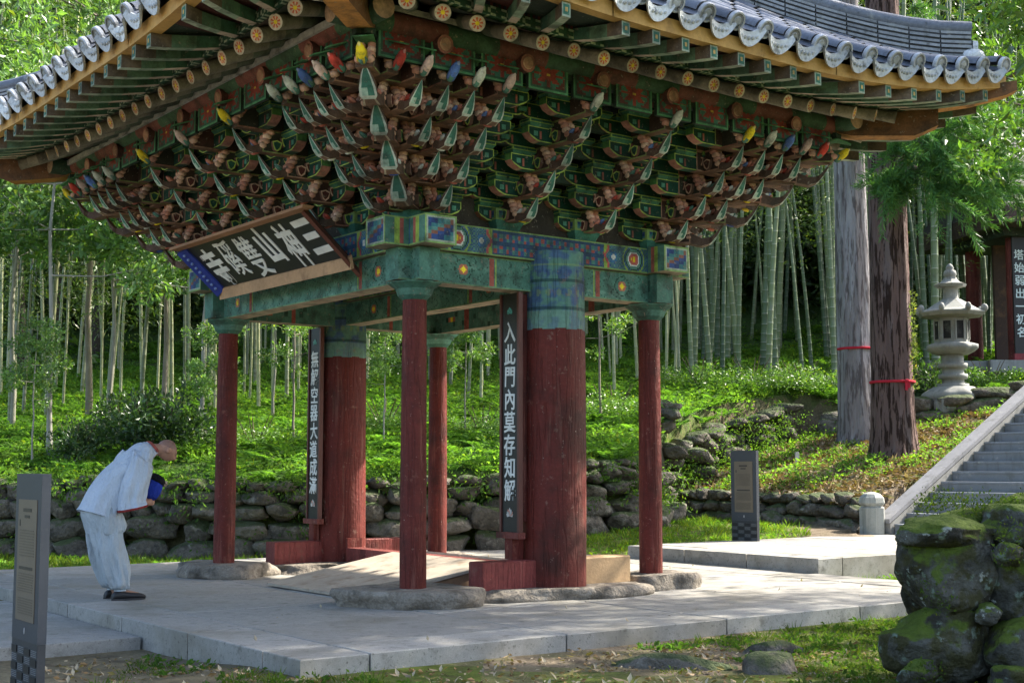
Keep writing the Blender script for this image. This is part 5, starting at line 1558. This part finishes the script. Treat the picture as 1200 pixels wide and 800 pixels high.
# ------------------------------------------------------------------ broadleaf trees
def limb_tree(name, H, r, seed, crown_lo, crown_r, leaf, base, nl=9, per=110, ncl=60, mat_l=M_LEAF, trunk_c=(.20, .18, .15), flat=.8, up=.2, mt=M_TWIG):
    rs = random.Random(seed); b = MB()
    pts = [(0, 0, 0)]; x = y = 0
    N_ = 9
    for i in range(1, N_ + 1):
        x += rs.uniform(-.05, .05) * H * .3; y += rs.uniform(-.05, .05) * H * .3; pts.append((x * .5, y * .5, H * i / N_))
    b.tube(pts, [r * (1.25 if i == 0 else 1 - .72 * i / N_) for i in range(N_ + 1)], 8, trunk_c)
    cen = []; rads = []
    for k in range(nl):
        f = crown_lo + (1 - crown_lo) * (k + rs.random()) / nl
        p = Vector(pts[min(int(f * N_), N_)]); t = k * 2.4 + rs.uniform(-.4, .4); L = crown_r * (1.15 - .5 * (f - crown_lo) / (1 - crown_lo)) * rs.uniform(.7, 1.1)
        e = p + Vector((math.cos(t) * L, math.sin(t) * L, rs.uniform(.1, .55) * L)); mdl = p.lerp(e, .5) + Vector((0, 0, -.06 * L))
        b.tube([p, mdl, e], [r * .35, r * .22, r * .08], 5, trunk_c)
        for q in range(ncl // nl):
            c = p.lerp(e, rs.uniform(.35, 1.05)) + Vector((rs.gauss(0, 1), rs.gauss(0, 1), rs.gauss(0, .7))) * crown_r * .2
            cen.append(tuple(c)); rads.append(crown_r * rs.uniform(.14, .30))
    tm = b.mesh('trunk', mt)
    cm = np_mesh('crown', *clumps(cen, rads, per, leaf, base, up, 0, .45, .35, .06, flat), mat_l)
    return tm, cm
LT = [limb_tree('t', 7.8, .055, 3, .47, 1.7, .16, (.12, .22, .065), 11, 80, 66, M_GLOSSLEAF, (.30, .29, .25)),
      limb_tree('t', 6.8, .045, 9, .48, 1.5, .16, (.125, .23, .07), 10, 80, 60, M_GLOSSLEAF, (.26, .25, .2)),
      limb_tree('t', 8.8, .06, 14, .48, 2.0, .16, (.115, .21, .06), 12, 85, 72, M_GLOSSLEAF, (.22, .19, .15))]
def tree(v, X, Y, label, sc=1.0, rz=None, grp='leafy trees on the slope', T=None, cat='tree', name='broadleaf_tree'):
    tm, cm = (T or LT)[v]
    r = put(name, None, None, (X, Y, gz(X, Y) - .05), (0, 0, RN.uniform(0, 6.28) if rz is None else rz), sc, label=label, cat=cat, group=grp)
    put('trunk', tm, r); put('crown', cm, r); return r
for (v, px_, Y, s, lab) in ((2, -25, 24.5, 1.0, 'glossy broadleaf tree at the far edge beyond the tall sign'), (0, 60, 23.6, .95, 'slender pale-trunked leafy tree standing behind the sign'), (1, 128, 25.2, 1.05, 'slender leafy tree with pale trunk behind the bowing person'),
                            (2, 195, 26.5, .95, 'leafy tree with thin trunks beneath the gate eaves'), (0, 235, 24.0, .85, 'leafy tree beside the near end of the name board'), (1, 15, 27.5, 1.2, 'leafy tree deep behind the sign in the grove'), (2, 105, 29.0, 1.15, 'tall leafy tree deep in the grove behind the person'),
                            (1, 320, 27.5, .72, 'small leafy tree seen between the outer post and farther thick pillar')):
    tree(v, (px_ - 600) / 1567 * Y, Y, lab, s)
for i, (px_, Y, s, w) in enumerate(((40, 22.8, .34, 'beside the tall sign'), (255, 23.2, .36, 'just beyond the outer post'), (345, 24.6, .42, 'just before the farther couplet board'), (450, 23.8, .34, 'just past the farther thick pillar'), (545, 25.2, .42, 'between the nearest post and nearer couplet board'), (705, 25.6, .45, 'just past the nearer thick pillar'))):
    tree(i % 3, (px_ - 600) / 1567 * Y, Y, 'low leafy sapling on the weedy slope ' + w, s, None, 'saplings on the slope')
# shrubs
SH = [(None, np_mesh('foliage', *clumps([(NR.normal() * .3, NR.normal() * .3, .15 + .75 * NR.rand()) for _ in range(34)], [.26] * 34, 80, .085, (.04, .085, .028), .3), M_GLOSSLEAF)),
      (None, np_mesh('foliage', *clumps([(NR.normal() * .45, NR.normal() * .45, .1 + .45 * NR.rand()) for _ in range(34)], [.25] * 34, 90, .06, (.12, .23, .045), .3), M_LEAF))]
stem = MB()
for q in range(5):
    t = q * 1.3; stem.tube([(0, 0, -.05), (.15 * math.cos(t), .15 * math.sin(t), .4), (.35 * math.cos(t), .35 * math.sin(t), .9)], [.02, .014, .006], 5, (.12, .09, .06))
STEM = stem.mesh('stems', M_TWIG)
def shrub(v, px_, Y, s, lab, nm='shrub'):
    X = (px_ - 600) / 1567 * Y
    r = put(nm, None, None, (X, Y, gz(X, Y) - .03), (0, 0, RN.uniform(0, 6)), s, label=lab, cat='shrub', group='shrubs on the slope')
    if v == 1: r.scale = (s * .8, s * .8, s * .55)
    put('foliage', SH[v][1], r); put('stems', STEM, r)
for a_s in ((0, 185, 23.0, 1.25, 'dark glossy shrub right behind the bowing person'), (0, 92, 22.6, .8, 'dark ivy-clad stump-like shrub behind the sign and person'), (0, 150, 24.5, 1.1, 'dark shrub between the pale trunks behind the person'), (1, 300, 24.0, 1.3, 'leafy green shrub behind the outer post on the weedy slope'),
            (1, 450, 25.5, 1.4, 'pale leafy shrub seen just past the farther thick pillar'), (1, 565, 25.0, 1.2, 'leafy shrub seen between the nearest post and nearer pillar'), (1, 720, 26.5, 1.5, 'pale green shrub just beside the nearer thick pillar'), (1, 820, 31.0, 1.6, 'low shrub at the foot of the bamboo past the last post'),
            (1, 880, 30.5, 1.7, 'low fern-like shrub below the dense bamboo'), (1, 940, 30.0, 1.5, 'dark shrub at the foot of the bamboo beside the cedar'), (0, 1090, 29.8, 1.1, 'dark low shrub between the cedar trunk and the lantern'), (1, 1160, 30.8, 1.4, 'yellowish shrub behind the lantern under the bamboo')):
    shrub(*a_s)
# ivy and weeds hanging on the retaining wall
wc = []
for i in range(150):
    X = NR.uniform(-12, 2.3); Y = float(wall_y(X)) - .30 + .1 * NR.rand(); wc.append((X, Y, gz(X, Y - .6) + (NR.uniform(.1, 1.1) if i < 70 else NR.uniform(.95, 1.2))))
put('wall_creeper', np_mesh('wall_creeper', *clumps(wc, [.2 + .12 * NR.rand() for _ in wc], 26, .075, (.07, .14, .03), .0, .3), M_WEED), kind='stuff', label='small creepers and weeds growing out of the wall joints')
bk = []
for i in range(170):
    t = NR.rand() * 4; k = int(t); PB = [(2.0, 21.8), (2.6, 24.0), (3.2, 26.0), (4.5, 27.9), (6.0, 29.0)]
    p0, p1 = PB[k], PB[min(k + 1, 4)]; X = p0[0] + (p1[0] - p0[0]) * (t - k) + NR.normal() * .25; Y = p0[1] + (p1[1] - p0[1]) * (t - k) - .3 + NR.normal() * .2
    bk.append((X, Y, gz(X + .1, Y - .5) + NR.uniform(.05, .9)))
put('bank_creeper', np_mesh('bank_creeper', *clumps(bk, [.22 + .1 * NR.rand() for _ in bk], 34, .06, (.10, .19, .035), .1, .2), M_WEED), kind='stuff', label='weeds and creepers spilling over the boulder bank')
# moss ferns on the foreground boulders
mc = []
for i in range(60): mc.append((NR.uniform(2.7, 4.2), NR.uniform(8.4, 9.1), NR.uniform(.93, 1.05)))
for i in range(26): mc.append((NR.uniform(2.4, 4.0), NR.uniform(8.02, 8.16), NR.uniform(.0, .9)))
put('moss_tufts', np_mesh('moss_tufts', *clumps(mc, [.10] * len(mc), 60, .022, (.06, .10, .016), .5), M_WEED), kind='stuff', label='moss and tiny ferns on the foreground boulders')

# ------------------------------------------------------------------ cedars
def cedar_trunk(H, r, seed):
    rs = random.Random(seed); n = 40; V = []; F = []
    zs = [0, .12, .3, .6, 1.0, 1.6, 2.4, 3.5, 5, 7, 9, 11, H]
    ph = [rs.uniform(0, 6.28) for _ in range(6)]
    for z in zs:
        for k in range(n):
            t = 2 * math.pi * k / n
            fl = 1 + .26 * math.exp(-z / .35) * (1 + .35 * math.sin(4 * t + ph[0])) + .04 * math.sin(7 * t + ph[1] + z * .15) + .03 * math.sin(15 * t + ph[2] - z * .1) + .02 * math.sin(26 * t + ph[3])
            q = r * fl * (1 - .35 * z / H); V.append((q * math.cos(t) + .03 * z * math.sin(ph[4]) * .3, q * math.sin(t), z))
    for i in range(len(zs) - 1):
        for k in range(n): F.append((i * n + k, i * n + (k + 1) % n, (i + 1) * n + (k + 1) % n, (i + 1) * n + k))
    b = MB(); b.add(V, F, (.26, .245, .25) if seed == 2 else (.16, .11, .10), True); return b.mesh('trunk', M_BARK if seed == 2 else M_BARK2)
def cedar_sprays(points, base, n=120, L=.75):
    out = []
    for (p, t, el) in points:
        d = np.array([math.cos(t) * math.cos(el), math.sin(t) * math.cos(el), math.sin(el)])
        for s_ in range(5):
            dd = d + NR.normal(size=3) * .35; s = NR.rand(n)
            P = np.array(p) + np.outer(s * L * (.6 + .5 * NR.rand()), dd); P[:, 2] -= .3 * L * s * s
            D = np.tile(dd, (n, 1)) * .8 + .8 * rdir(n); S = .20 * (.6 + .7 * NR.rand(n))
            out.append(leafset(P, D, S, np.full(n, .017), lcol(n, base, .3, .05)))
    return np_mesh('crown', *join(out), M_NEEDLE)
def cedar(X, Y, r, H, seed, label, sprays):
    z = gz(X, Y) - .08
    o = put('cedar_tree', None, None, (X, Y, z), (0, 0, 0), label=label, cat='cedar tree', group='big cedars beside the stairs')
    put('trunk', cedar_trunk(H, r, seed), o)
    pp = []; bb = MB()
    for (x, y, zz, n) in sprays:
        e = Vector((x, y, zz)); root = Vector((0, 0, zz + .5))
        bb.tube([root, root.lerp(e, .5) + Vector((0, 0, .15)), e], [.05, .035, .012], 6, (.13, .09, .07))
        for q in range(n):
            c = root.lerp(e, .55 + .45 * q / max(n - 1, 1)) + Vector((RN.gauss(0, .28), RN.gauss(0, .28), RN.gauss(-.05, .22)))
            pp.append((tuple(c), math.atan2(y, x) + RN.gauss(0, .6), RN.uniform(-.7, -.05)))
    for i in range(12):      # upper crown out of the picture, for its shade
        t = RN.uniform(0, 6.28); zz = RN.uniform(9, H - .2); R_ = 2.4 * (1 - (zz - 8) / (H - 6)); pp.append(((math.cos(t) * R_, math.sin(t) * R_, zz), t, -.2))
    put('limbs', bb.mesh('limbs', M_TWIG), o); put('crown', cedar_sprays(pp, (.085, .20, .06)), o)
    return o, z
c1, z1_ = cedar(7.08, 27.4, .365, 14, 2, 'straight grey cedar trunk with a red tape, farther of the two cedars', [(-.6, -1.6, 6.2, 5), (1.2, -1.4, 6.6, 5)])
c2, z2_ = cedar(7.12, 25.0, .385, 14, 7, 'thick brown cedar trunk with creeper, nearer of the two cedars', [(-.35, -1.2, 4.85, 7), (.6, -1.5, 4.9, 8), (1.5, -1.2, 5.0, 8), (1.2, -.6, 5.6, 7), (2.2, -.9, 5.6, 7), (.2, -1.6, 5.6, 7), (2.6, -1.0, 6.4, 6), (1.0, -1.5, 6.3, 7), (.1, -1.3, 6.4, 5)])
for (o, zz, hgt, r) in ((c1, z1_, 1.95, .375), (c2, z2_, 1.45, .405)):
    b = MB(); n = 40
    b.lathe([(r * 1.0, -.025), (r * 1.035, -.02), (r * 1.035, .02), (r * 1.0, .025)], n, (.45, .03, .05))
    t = put('red_tape', b.mesh('red_tape', M_CLOTH), None, (o.location.x, o.location.y, zz + hgt), label='red tape tied round the farther grey cedar trunk' if o is c1 else 'knotted red tape tied round the nearer brown cedar trunk', cat='tape', group='red tapes on the cedars')
    if o is c2:
        b = MB(); b.box((.14, -r - .02, -.09), (.05, .02, .16), (.45, .03, .05), .1); b.box((.19, -r - .02, -.07), (.04, .02, .12), (.42, .03, .05), -.2); b.ell((.15, -r - .02, 0), (.05, .03, .035), (.45, .03, .05), 8, 5)
        put('knot', b.mesh('knot', M_CLOTH), t)
# creeper climbing the nearer cedar
cc_ = [(7.12 + .385 * math.cos(t), 25.0 + .385 * math.sin(t), z2_ + h) for t, h in zip(NR.uniform(-.7, .1, 40), NR.uniform(1.2, 3.2, 40))]
put('creeper', np_mesh('creeper', *clumps(cc_, [.09] * 40, 16, .06, (.13, .17, .07), .2), M_WEED), kind='stuff', label='pale creeper climbing the nearer cedar trunk')

# ------------------------------------------------------------------ big tree beside the clearing; one bough reaches over the roof corner
BT = limb_tree('t', 15, .32, 33, .42, 4.6, .17, (.075, .15, .03), 18, 120, 190, M_LEAF, (.14, .11, .08), .75)
bt = put('broadleaf_tree', None, None, (11.3, 14.6, -.2), (0, 0, .4), label='large leafy tree beside the clearing whose bough hangs over the roof corner', cat='tree')
put('trunk', BT[0], bt); put('crown', BT[1], bt)
cen = [(5.6 - 11.3 + RN.uniform(-.6, 1.6), 14.6 - 14.6 + RN.uniform(-.5, .9), 6.45 + RN.uniform(-.1, .7)) for _ in range(16)] + [(6.6 - 11.3 + RN.uniform(-.8, 1.2), 3.2 + RN.uniform(-.6, .6), 6.2 + RN.uniform(-.7, .9)) for _ in range(22)]
b = MB(); b.tube([(0, 0, 7.6), (-3, .8, 7.4), (-5.3, .3, 6.9)], [.10, .06, .015], 6, (.14, .11, .08)); b.tube([(-2.2, .6, 7.4), (-4.0, 2.6, 7.0), (-4.9, 3.3, 6.5)], [.06, .04, .012], 6, (.14, .11, .08))
Rz = Matrix.Rotation(-.4, 4, 'Z')
bo = put('bough', b.mesh('bough', M_TWIG), bt, rot=(0, 0, -.4))
put('bough_leaves', np_mesh('bough_leaves', *clumps(cen, [.34] * len(cen), 70, .12, (.10, .20, .03), .1), M_LEAF), bo)
BT2 = limb_tree('t', 13, .26, 41, .40, 4.0, .17, (.07, .14, .03), 16, 110, 150, M_LEAF, (.14, .11, .08), .75)
o = put('broadleaf_tree', None, None, (12.4, 9.2, -.2), (0, 0, 1.1), label='leafy tree standing out of view beside the foreground wall', cat='tree')
put('trunk', BT2[0], o); put('crown', BT2[1], o)
# dark tall trees behind the near end of the roof
FT = [limb_tree('t', 17, .17, 51, .35, 3.6, .2, (.085, .15, .03), 16, 60, 110, M_LEAF, (.06, .05, .04), .8), limb_tree('t', 15, .14, 57, .3, 3.2, .2, (.10, .165, .03), 15, 60, 100, M_LEAF, (.05, .042, .034), .8)]
for (v, px_, Y, s, lab) in ((0, 22, 36, 1.0, 'dark tall tree trunk at the corner above the tiled eave'), (1, 58, 39, 1.05, 'tall dark tree behind the upturned eave'), (0, 112, 41, 1.1, 'tall forked dark tree further along the tiled eave')):
    tree(v, (px_ - 600) / 1567 * Y, Y, lab, s, None, 'tall trees above the eave', FT)
# far wooded hillside, one mass
BUSH = [np_mesh('foliage', *clumps([tuple(NR.normal(size=3) * np.array([.8, .8, .7])) for _ in range(20)], [.5] * 20, 34, .20, c, .1), M_LEAF) for c in ((.05, .095, .022), (.10, .17, .03), (.04, .08, .02))]
hp = []
for i in range(2600):
    Y = NR.uniform(43, 66); X = NR.uniform(-.42, .45) * Y
    hp.append((X, Y, gz(X, Y) + NR.rand() ** 1.3 * 15))
gn_scatter('far_wood', np.array(hp), NR.rand(len(hp)) * 6.28, .8 + .9 * NR.rand(len(hp)), BUSH, 'dark wooded hillside closing the view behind the bamboo')
# ------------------------------------------------------------------ the bowing person
pe = put('person', None, None, g2w(-3.40, .11, 0.0), (0, 0, GA), label='person in pale grey robe and baggy trousers bowing deeply towards the gate', cat='person')
SKIN = (.36, .19, .125)
def loft(b, rings, col, n=28, wr=0.0, seed=0, caps=True, close=True):
    """rings: (centre xyz, U vector, V vector); cols per span or one"""
    V = []; F = []; L = len(rings)
    for i, (c, U, W_) in enumerate(rings):
        c, U, W_ = Vector(c), Vector(U), Vector(W_)
        for k in range(n):
            t = 2 * math.pi * k / n
            w = 1 + wr * (math.sin(6 * t + seed + i * .16) * .6 + abs(math.sin(5.5 * t - i * .10 + seed * 2)) * .7 - .4 + math.sin(3 * t + i * .5 + seed) * .35 + math.sin(11 * t + i * .33) * .3)
            V.append(c + U * math.cos(t) * w + W_ * math.sin(t) * w)
    for i in range(L - 1):
        for k in range(n): F.append((i * n + k, i * n + (k + 1) % n, (i + 1) * n + (k + 1) % n, (i + 1) * n + k))
    cl = [col[i] for i in range(L - 1) for k in range(n)] if isinstance(col, list) else col
    b.add(V, F, cl, True)
    if caps:
        b.add(V[:n], [tuple(reversed(range(n)))], col[0] if isinstance(col, list) else col)
        b.add(V[-n:], [tuple(range(n))], col[-1] if isinstance(col, list) else col)
    return b
def resample(rings, m):
    """Catmull-Rom through the rings"""
    out = []
    for i in range(len(rings) - 1):
        P = [rings[max(i - 1, 0)], rings[i], rings[i + 1], rings[min(i + 2, len(rings) - 1)]]
        for s in range(m):
            t = s / m; r = []
            for j in range(3):
                p0, p1, p2, p3 = [Vector(q[j]) for q in P]
                r.append(.5 * ((2 * p1) + (p2 - p0) * t + (2 * p0 - 5 * p1 + 4 * p2 - p3) * t * t + (3 * p1 - p0 - 3 * p2 + p3) * t ** 3))
            out.append(tuple(r))
    out.append(tuple(Vector(q) for q in rings[-1])); return out
# --- body (head, neck, trunk, arms, hands, legs) as one skin
hc = Vector((.60, 0, 1.405)); hf = Vector((.72, 0, -.69)); hu = Vector((.69, 0, .72)); hl = Vector((0, 1, 0))
def head_pts():
    V, F = ICO4; f, l, u = V[:, 0].copy(), V[:, 1].copy(), V[:, 2].copy()
    F_ = f * .092; L_ = l * .072; U_ = u * .109
    L_ *= 1 - .28 * np.clip(-u, 0, 1) ** 1.2; F_ = np.where(u < 0, F_ * (1 - .18 * np.clip(-u, 0, 1) * (f < 0)), F_)
    F_ = np.where(f < 0, F_ * 1.08, F_)
    def gs(l0, u0, sl, su): return np.exp(-((l - l0) / sl) ** 2 - ((u - u0) / su) ** 2) * (f > 0)
    F_ += .030 * gs(0, -.18, .16, .16) + .014 * gs(0, -.02, .12, .2) + .010 * gs(0, .20, .5, .10) - .012 * gs(.40, .04, .18, .13) - .012 * gs(-.40, .04, .18, .13)
    F_ += .010 * gs(0, -.50, .26, .07) - .007 * gs(0, -.58, .3, .04) + .008 * gs(0, -.64, .24, .05) + .014 * gs(0, -.90, .3, .14)
    P = np.array(hc)[None] + F_[:, None] * np.array(hf) + L_[:, None] * np.array(hl) + U_[:, None] * np.array(hu)
    return P, F
bb = MB()
P, F = head_pts(); bb.add([tuple(p) for p in P], [tuple(f) for f in F], SKIN, True)
for s in (-1, 1):       # ears
    c = hc + hl * (s * .078) - hf * .012 - hu * .012
    Me = Matrix((hf, hl, hu)).transposed()
    bb.ell(c, (.024, .016, .038), SKIN, 8, 6, Me)
def T(pts, rs, n=10): bb.tube(pts, rs, n, SKIN)
T([(.36, 0, 1.36), (.46, 0, 1.41), (.56, 0, 1.41)], [.085, .06, .055], 14)
loft(bb, resample([((-.17, 0, .80), (.12, 0, 0), (0, .17, 0)), ((-.05, 0, .98), (.085, 0, -.07), (0, .15, 0)), ((.12, 0, 1.17), (.07, 0, -.09), (0, .16, 0)), ((.28, 0, 1.31), (.06, 0, -.08), (0, .17, 0)), ((.38, 0, 1.38), (.04, 0, -.05), (0, .10, 0))], 3), SKIN, 18)
for s in (-1, 1):
    T([(-.15, s * .09, .82), (-.10, s * .095, .48), (-.03, s * .09, .25), (-.02, s * .09, .06)], [.095, .062, .052, .038])
    T([(-.05, s * .09, .055), (.06, s * .095, .045), (.15, s * .10, .035)], [.04, .042, .03])
    T([(.26, s * .17, 1.29), (.10, s * .24, 1.02), (.08, s * .23, .97)], [.055, .042, .042])
    T([(.085, s * .23, .97), (.16, s * .15, .925), (.245, s * .075, .905)], [.042, .034, .026])
    # hand: palm, four bent fingers and a thumb closing under the hat
    T([(.235, s * .08, .905), (.285, s * .05, .905), (.325, s * .035, .915)], [.027, .036, .032])
    for q in range(4):
        z0 = .935 - .018 * q; Lq = [.9, 1.0, .95, .78][q]
        T([(.315, s * .045, z0 - .005), (.345, s * .025, z0 + .012 * Lq), (.365, s * .0, z0 + .035 * Lq), (.362, -s * .018, z0 + .055 * Lq)], [.0105, .0098, .009, .0075], 7)
    T([(.26, s * .055, .93), (.275, s * .05, .965), (.295, s * .04, .995)], [.013, .011, .009], 7)
tmp = bb.mesh('tmp', M_SKIN); to = bpy.data.objects.new('tmp', tmp); COL.objects.link(to)
rm = to.modifiers.new('r', 'REMESH'); rm.mode = 'VOXEL'; rm.voxel_size = .0062; rm.use_smooth_shade = True
bpy.context.view_layer.update()
bm_ = bpy.data.meshes.new_from_object(to.evaluated_get(bpy.context.evaluated_depsgraph_get())); bpy.data.objects.remove(to)
for a in list(bm_.color_attributes): bm_.color_attributes.remove(a)
at = bm_.color_attributes.new('Col', 'FLOAT_COLOR', 'POINT')
co = np.empty(len(bm_.vertices) * 3, np.float32); bm_.vertices.foreach_get('co', co); co = co.reshape(-1, 3)
r = co - np.array(hc); fF = r @ np.array(hf); uU = r @ np.array(hu); lL = co[:, 1]
C = np.tile(np.array([*SKIN, 1], np.float32), (len(co), 1))
inh = np.linalg.norm(r, axis=1) < .16
hair = inh & (uU > .028 - .35 * np.clip(-fF - .0, 0, .1) + .45 * np.clip(fF, 0, .1)) & (fF < .078) & (np.abs(lL) < .085)
C[hair, :3] = (.24, .135, .10)
eye = inh & (np.abs(np.abs(lL) - .030) < .014) & (np.abs(uU - .006) < .0045) & (fF > .06); C[eye, :3] = (.05, .03, .025)
brow = inh & (np.abs(np.abs(lL) - .030) < .018) & (np.abs(uU - .026) < .004) & (fF > .06); C[brow, :3] = (.08, .05, .04)
mouth = inh & (np.abs(lL) < .024) & (np.abs(uU + .066) < .0035) & (fF > .05); C[mouth, :3] = (.28, .10, .09)
at.data.foreach_set('color', C.ravel())
bm_.materials.clear(); bm_.materials.append(M_SKIN); bm_.polygons.foreach_set('use_smooth', [True] * len(bm_.polygons))
bm_.name = 'body'
put('body', bm_, pe)
CLO = (.47, .53, .60); CLT = (.40, .455, .495)
# --- jacket
def tidy(b, name, m, par): return put(name, b.mesh(name, m), par)
jr = resample([((-.215, 0, .785), (.175, 0, -.065), (0, .225, .0)), ((-.185, 0, .83), (.155, 0, -.065), (0, .215, 0)), ((-.09, 0, .95), (.130, 0, -.095), (0, .205, 0)), ((.05, 0, 1.10), (.105, 0, -.115), (0, .20, 0)), ((.185, 0, 1.218), (.085, 0, -.110), (0, .215, 0)),
               ((.30, 0, 1.318), (.068, 0, -.095), (0, .195, 0)), ((.375, 0, 1.395), (.050, 0, -.078), (0, .135, 0)), ((.43, 0, 1.42), (.045, 0, -.062), (0, .085, 0)), ((.445, 0, 1.425), (.043, 0, -.06), (0, .08, 0))], 4)
b = MB(); loft(b, jr, CLO, 64, .06, 1.0, True); jk = tidy(b, 'jacket', M_CLOTH, pe)
b = MB()
loft(b, [((.435, 0, 1.424), (.046, 0, -.066), (0, .088, 0)), ((.455, 0, 1.432), (.044, 0, -.062), (0, .082, 0)), ((.470, 0, 1.436), (.040, 0, -.056), (0, .074, 0))], (.32, .09, .07), 24, 0, 0, False); tidy(b, 'collar', M_CLOTH, jk)
for s in (-1, 1):
    sr = resample([((.285, s * .13, 1.345), (.07, 0, -.06), (0, .05, .03)), ((.245, s * .195, 1.275), (.085, 0, -.05), (0, .065, s * .02)), ((.175, s * .22, 1.15), (.095, 0, -.045), (0, .068, 0)), ((.10, s * .235, 1.03), (.11, 0, -.035), (0, .075, 0)), ((.055, s * .228, .93), (.12, 0, .0), (0, .08, 0)), ((.045, s * .25, .865), (.135, 0, .025), (0, .092, 0))], 4)
    b = MB(); loft(b, sr, CLO, 48, .12, 2.0 + s, False)
    # lining just inside the open cuff
    loft(b, [((.045, s * .25, .858), (.112, 0, .022), (0, .072, 0)), ((.05, s * .25, .90), (.09, 0, .02), (0, .055, 0)), ((.055, s * .25, .93), (.02, 0, .0), (0, .02, 0))], (.30, .055, .05), 24, 0, 0, False)
    sl = tidy(b, 'sleeve', M_CLOTH, jk)
    b = MB(); loft(b, [((.045, s * .25, .866), (.150, 0, .028), (0, .106, 0)), ((.044, s * .249, .846), (.149, 0, .029), (0, .105, 0)), ((.044, s * .249, .844), (.105, 0, .022), (0, .068, 0))], (.30, .05, .05), 30, 0, 0, False); tidy(b, 'cuff', M_CLOTH, sl)
    b = MB(); loft(b, [((.12, s * .215, .915), (.0, .028, .045), (.02, .02, -.02)), ((.19, s * .125, .905), (.0, .02, .036), (.02, .02, -.015)), ((.215, s * .10, .903), (.0, .018, .033), (.018, .018, -.012))], (.34, .07, .06), 16, 0, 0, False); tidy(b, 'wrist_sleeve', M_CLOTH, sl)
# --- trousers, gathered at the ankle
b = MB()
loft(b, resample([((-.16, 0, .92), (.13, 0, 0), (0, .19, 0)), ((-.185, 0, .82), (.165, 0, 0), (0, .215, 0)), ((-.18, 0, .72), (.165, 0, 0), (0, .22, 0)), ((-.165, 0, .62), (.15, 0, 0), (0, .205, 0))], 3), CLT, 32, .02, 3)
for s in (-1, 1):
    lr = resample([((-.175, s * .085, .78), (.135, 0, 0), (0, .11, 0)), ((-.165, s * .09, .64), (.138, 0, 0), (0, .112, 0)), ((-.125, s * .095, .44), (.135, 0, 0), (0, .11, 0)), ((-.075, s * .095, .26), (.12, 0, 0), (0, .102, 0)), ((-.045, s * .092, .155), (.105, 0, 0), (0, .09, 0)), ((-.03, s * .09, .115), (.085, 0, 0), (0, .075, 0)), ((-.025, s * .09, .10), (.055, 0, 0), (0, .052, 0)), ((-.025, s * .09, .085), (.056, 0, 0), (0, .053, 0))], 5)
    loft(b, lr, CLT, 64, .15, 1.7 * s + 4)
tr = tidy(b, 'trousers', M_CLOTH, pe)
b = MB()       # front flap of the under-robe
loft(b, resample([((-.09, -.03, .84), (.09, .0, 0), (0, .14, 0)), ((-.075, -.03, .74), (.095, 0, 0), (0, .15, 0)), ((-.06, -.03, .66), (.085, 0, .03), (0, .15, .0)), ((-.055, -.03, .62), (.07, 0, .03), (0, .12, .0))], 3), (.46, .52, .56), 40, .06, 6); tidy(b, 'under_robe', M_CLOTH, pe)
# --- shoes
for s in (-1, 1):
    b = MB(); y = s * .095
    pr = [(-.105, .03, .035), (-.085, .065, .042), (-.03, .075, .044), (.04, .062, .046), (.11, .052, .050), (.17, .042, .046), (.205, .026, .026)]
    rings = [((x, y + s * .004 * i, .012 + h / 2), (0, 0, h / 2 + .002), (0, w, 0)) for i, (x, h, w) in enumerate(pr)]
    loft(b, resample(rings, 3), (.018, .018, .02), 18, 0, 0); sh = tidy(b, 'shoe', M_SHOE, pe)
    b = MB(); V = []
    for z in (.0, .016):
        for k in range(24):
            t = 2 * math.pi * k / 24; V.append((.05 + .165 * math.cos(t), y + .012 * s + (.052 + .008 * math.cos(t)) * math.sin(t), z))
    b.add(V, [tuple(reversed(range(24))), tuple(range(24, 48))] + [(k, (k + 1) % 24, 24 + (k + 1) % 24, 24 + k) for k in range(24)], (.03, .03, .032)); tidy(b, 'sole', M_SHOE, sh)
# ease the lean: shear the upper body back over the feet
for o in [pe] + list(pe.children_recursive):
    if o.data is None: continue
    n = len(o.data.vertices); c = np.empty(n * 3, np.float32); o.data.vertices.foreach_get('co', c); c = c.reshape(-1, 3)
    c[:, 0] -= .235 * np.clip(c[:, 2] - .72, 0, .72); o.data.vertices.foreach_set('co', c.ravel()); o.data.update()
# --- blue hat held in both hands
ax = Vector((.50, 0, .866)); hm = Matrix((Vector((.866, 0, -.5)), Vector((0, 1, 0)), ax)).transposed().to_4x4()
ho = put('cloth_hat', None, label='blue cloth hat with dark crown clasped by the bowing person', cat='hat')
ho.matrix_world = pe.matrix_world if False else (Matrix.Translation(g2w(-3.40, .11, 0)) @ Matrix.Rotation(GA, 4, 'Z') @ Matrix.Translation((.245, 0, .945)) @ hm @ Matrix.Scale(.86, 4))
b = MB(); b.lathe([(.03, -.01), (.075, .0), (.10, .04), (.105, .11), (.10, .17), (.085, .20)], 28, (.022, .045, .30), lob=lambda i, t: .05 * math.sin(3 * t + i) + .03 * math.sin(7 * t)); put('brim', b.mesh('brim', M_CLOTH), ho)
b = MB(); b.lathe([(.08, .195), (.098, .205), (.095, .25), (.06, .285), (.015, .295)], 24, (.012, .012, .016), lob=lambda i, t: .04 * math.sin(4 * t + i)); put('crown', b.mesh('crown', M_CLOTH), ho)
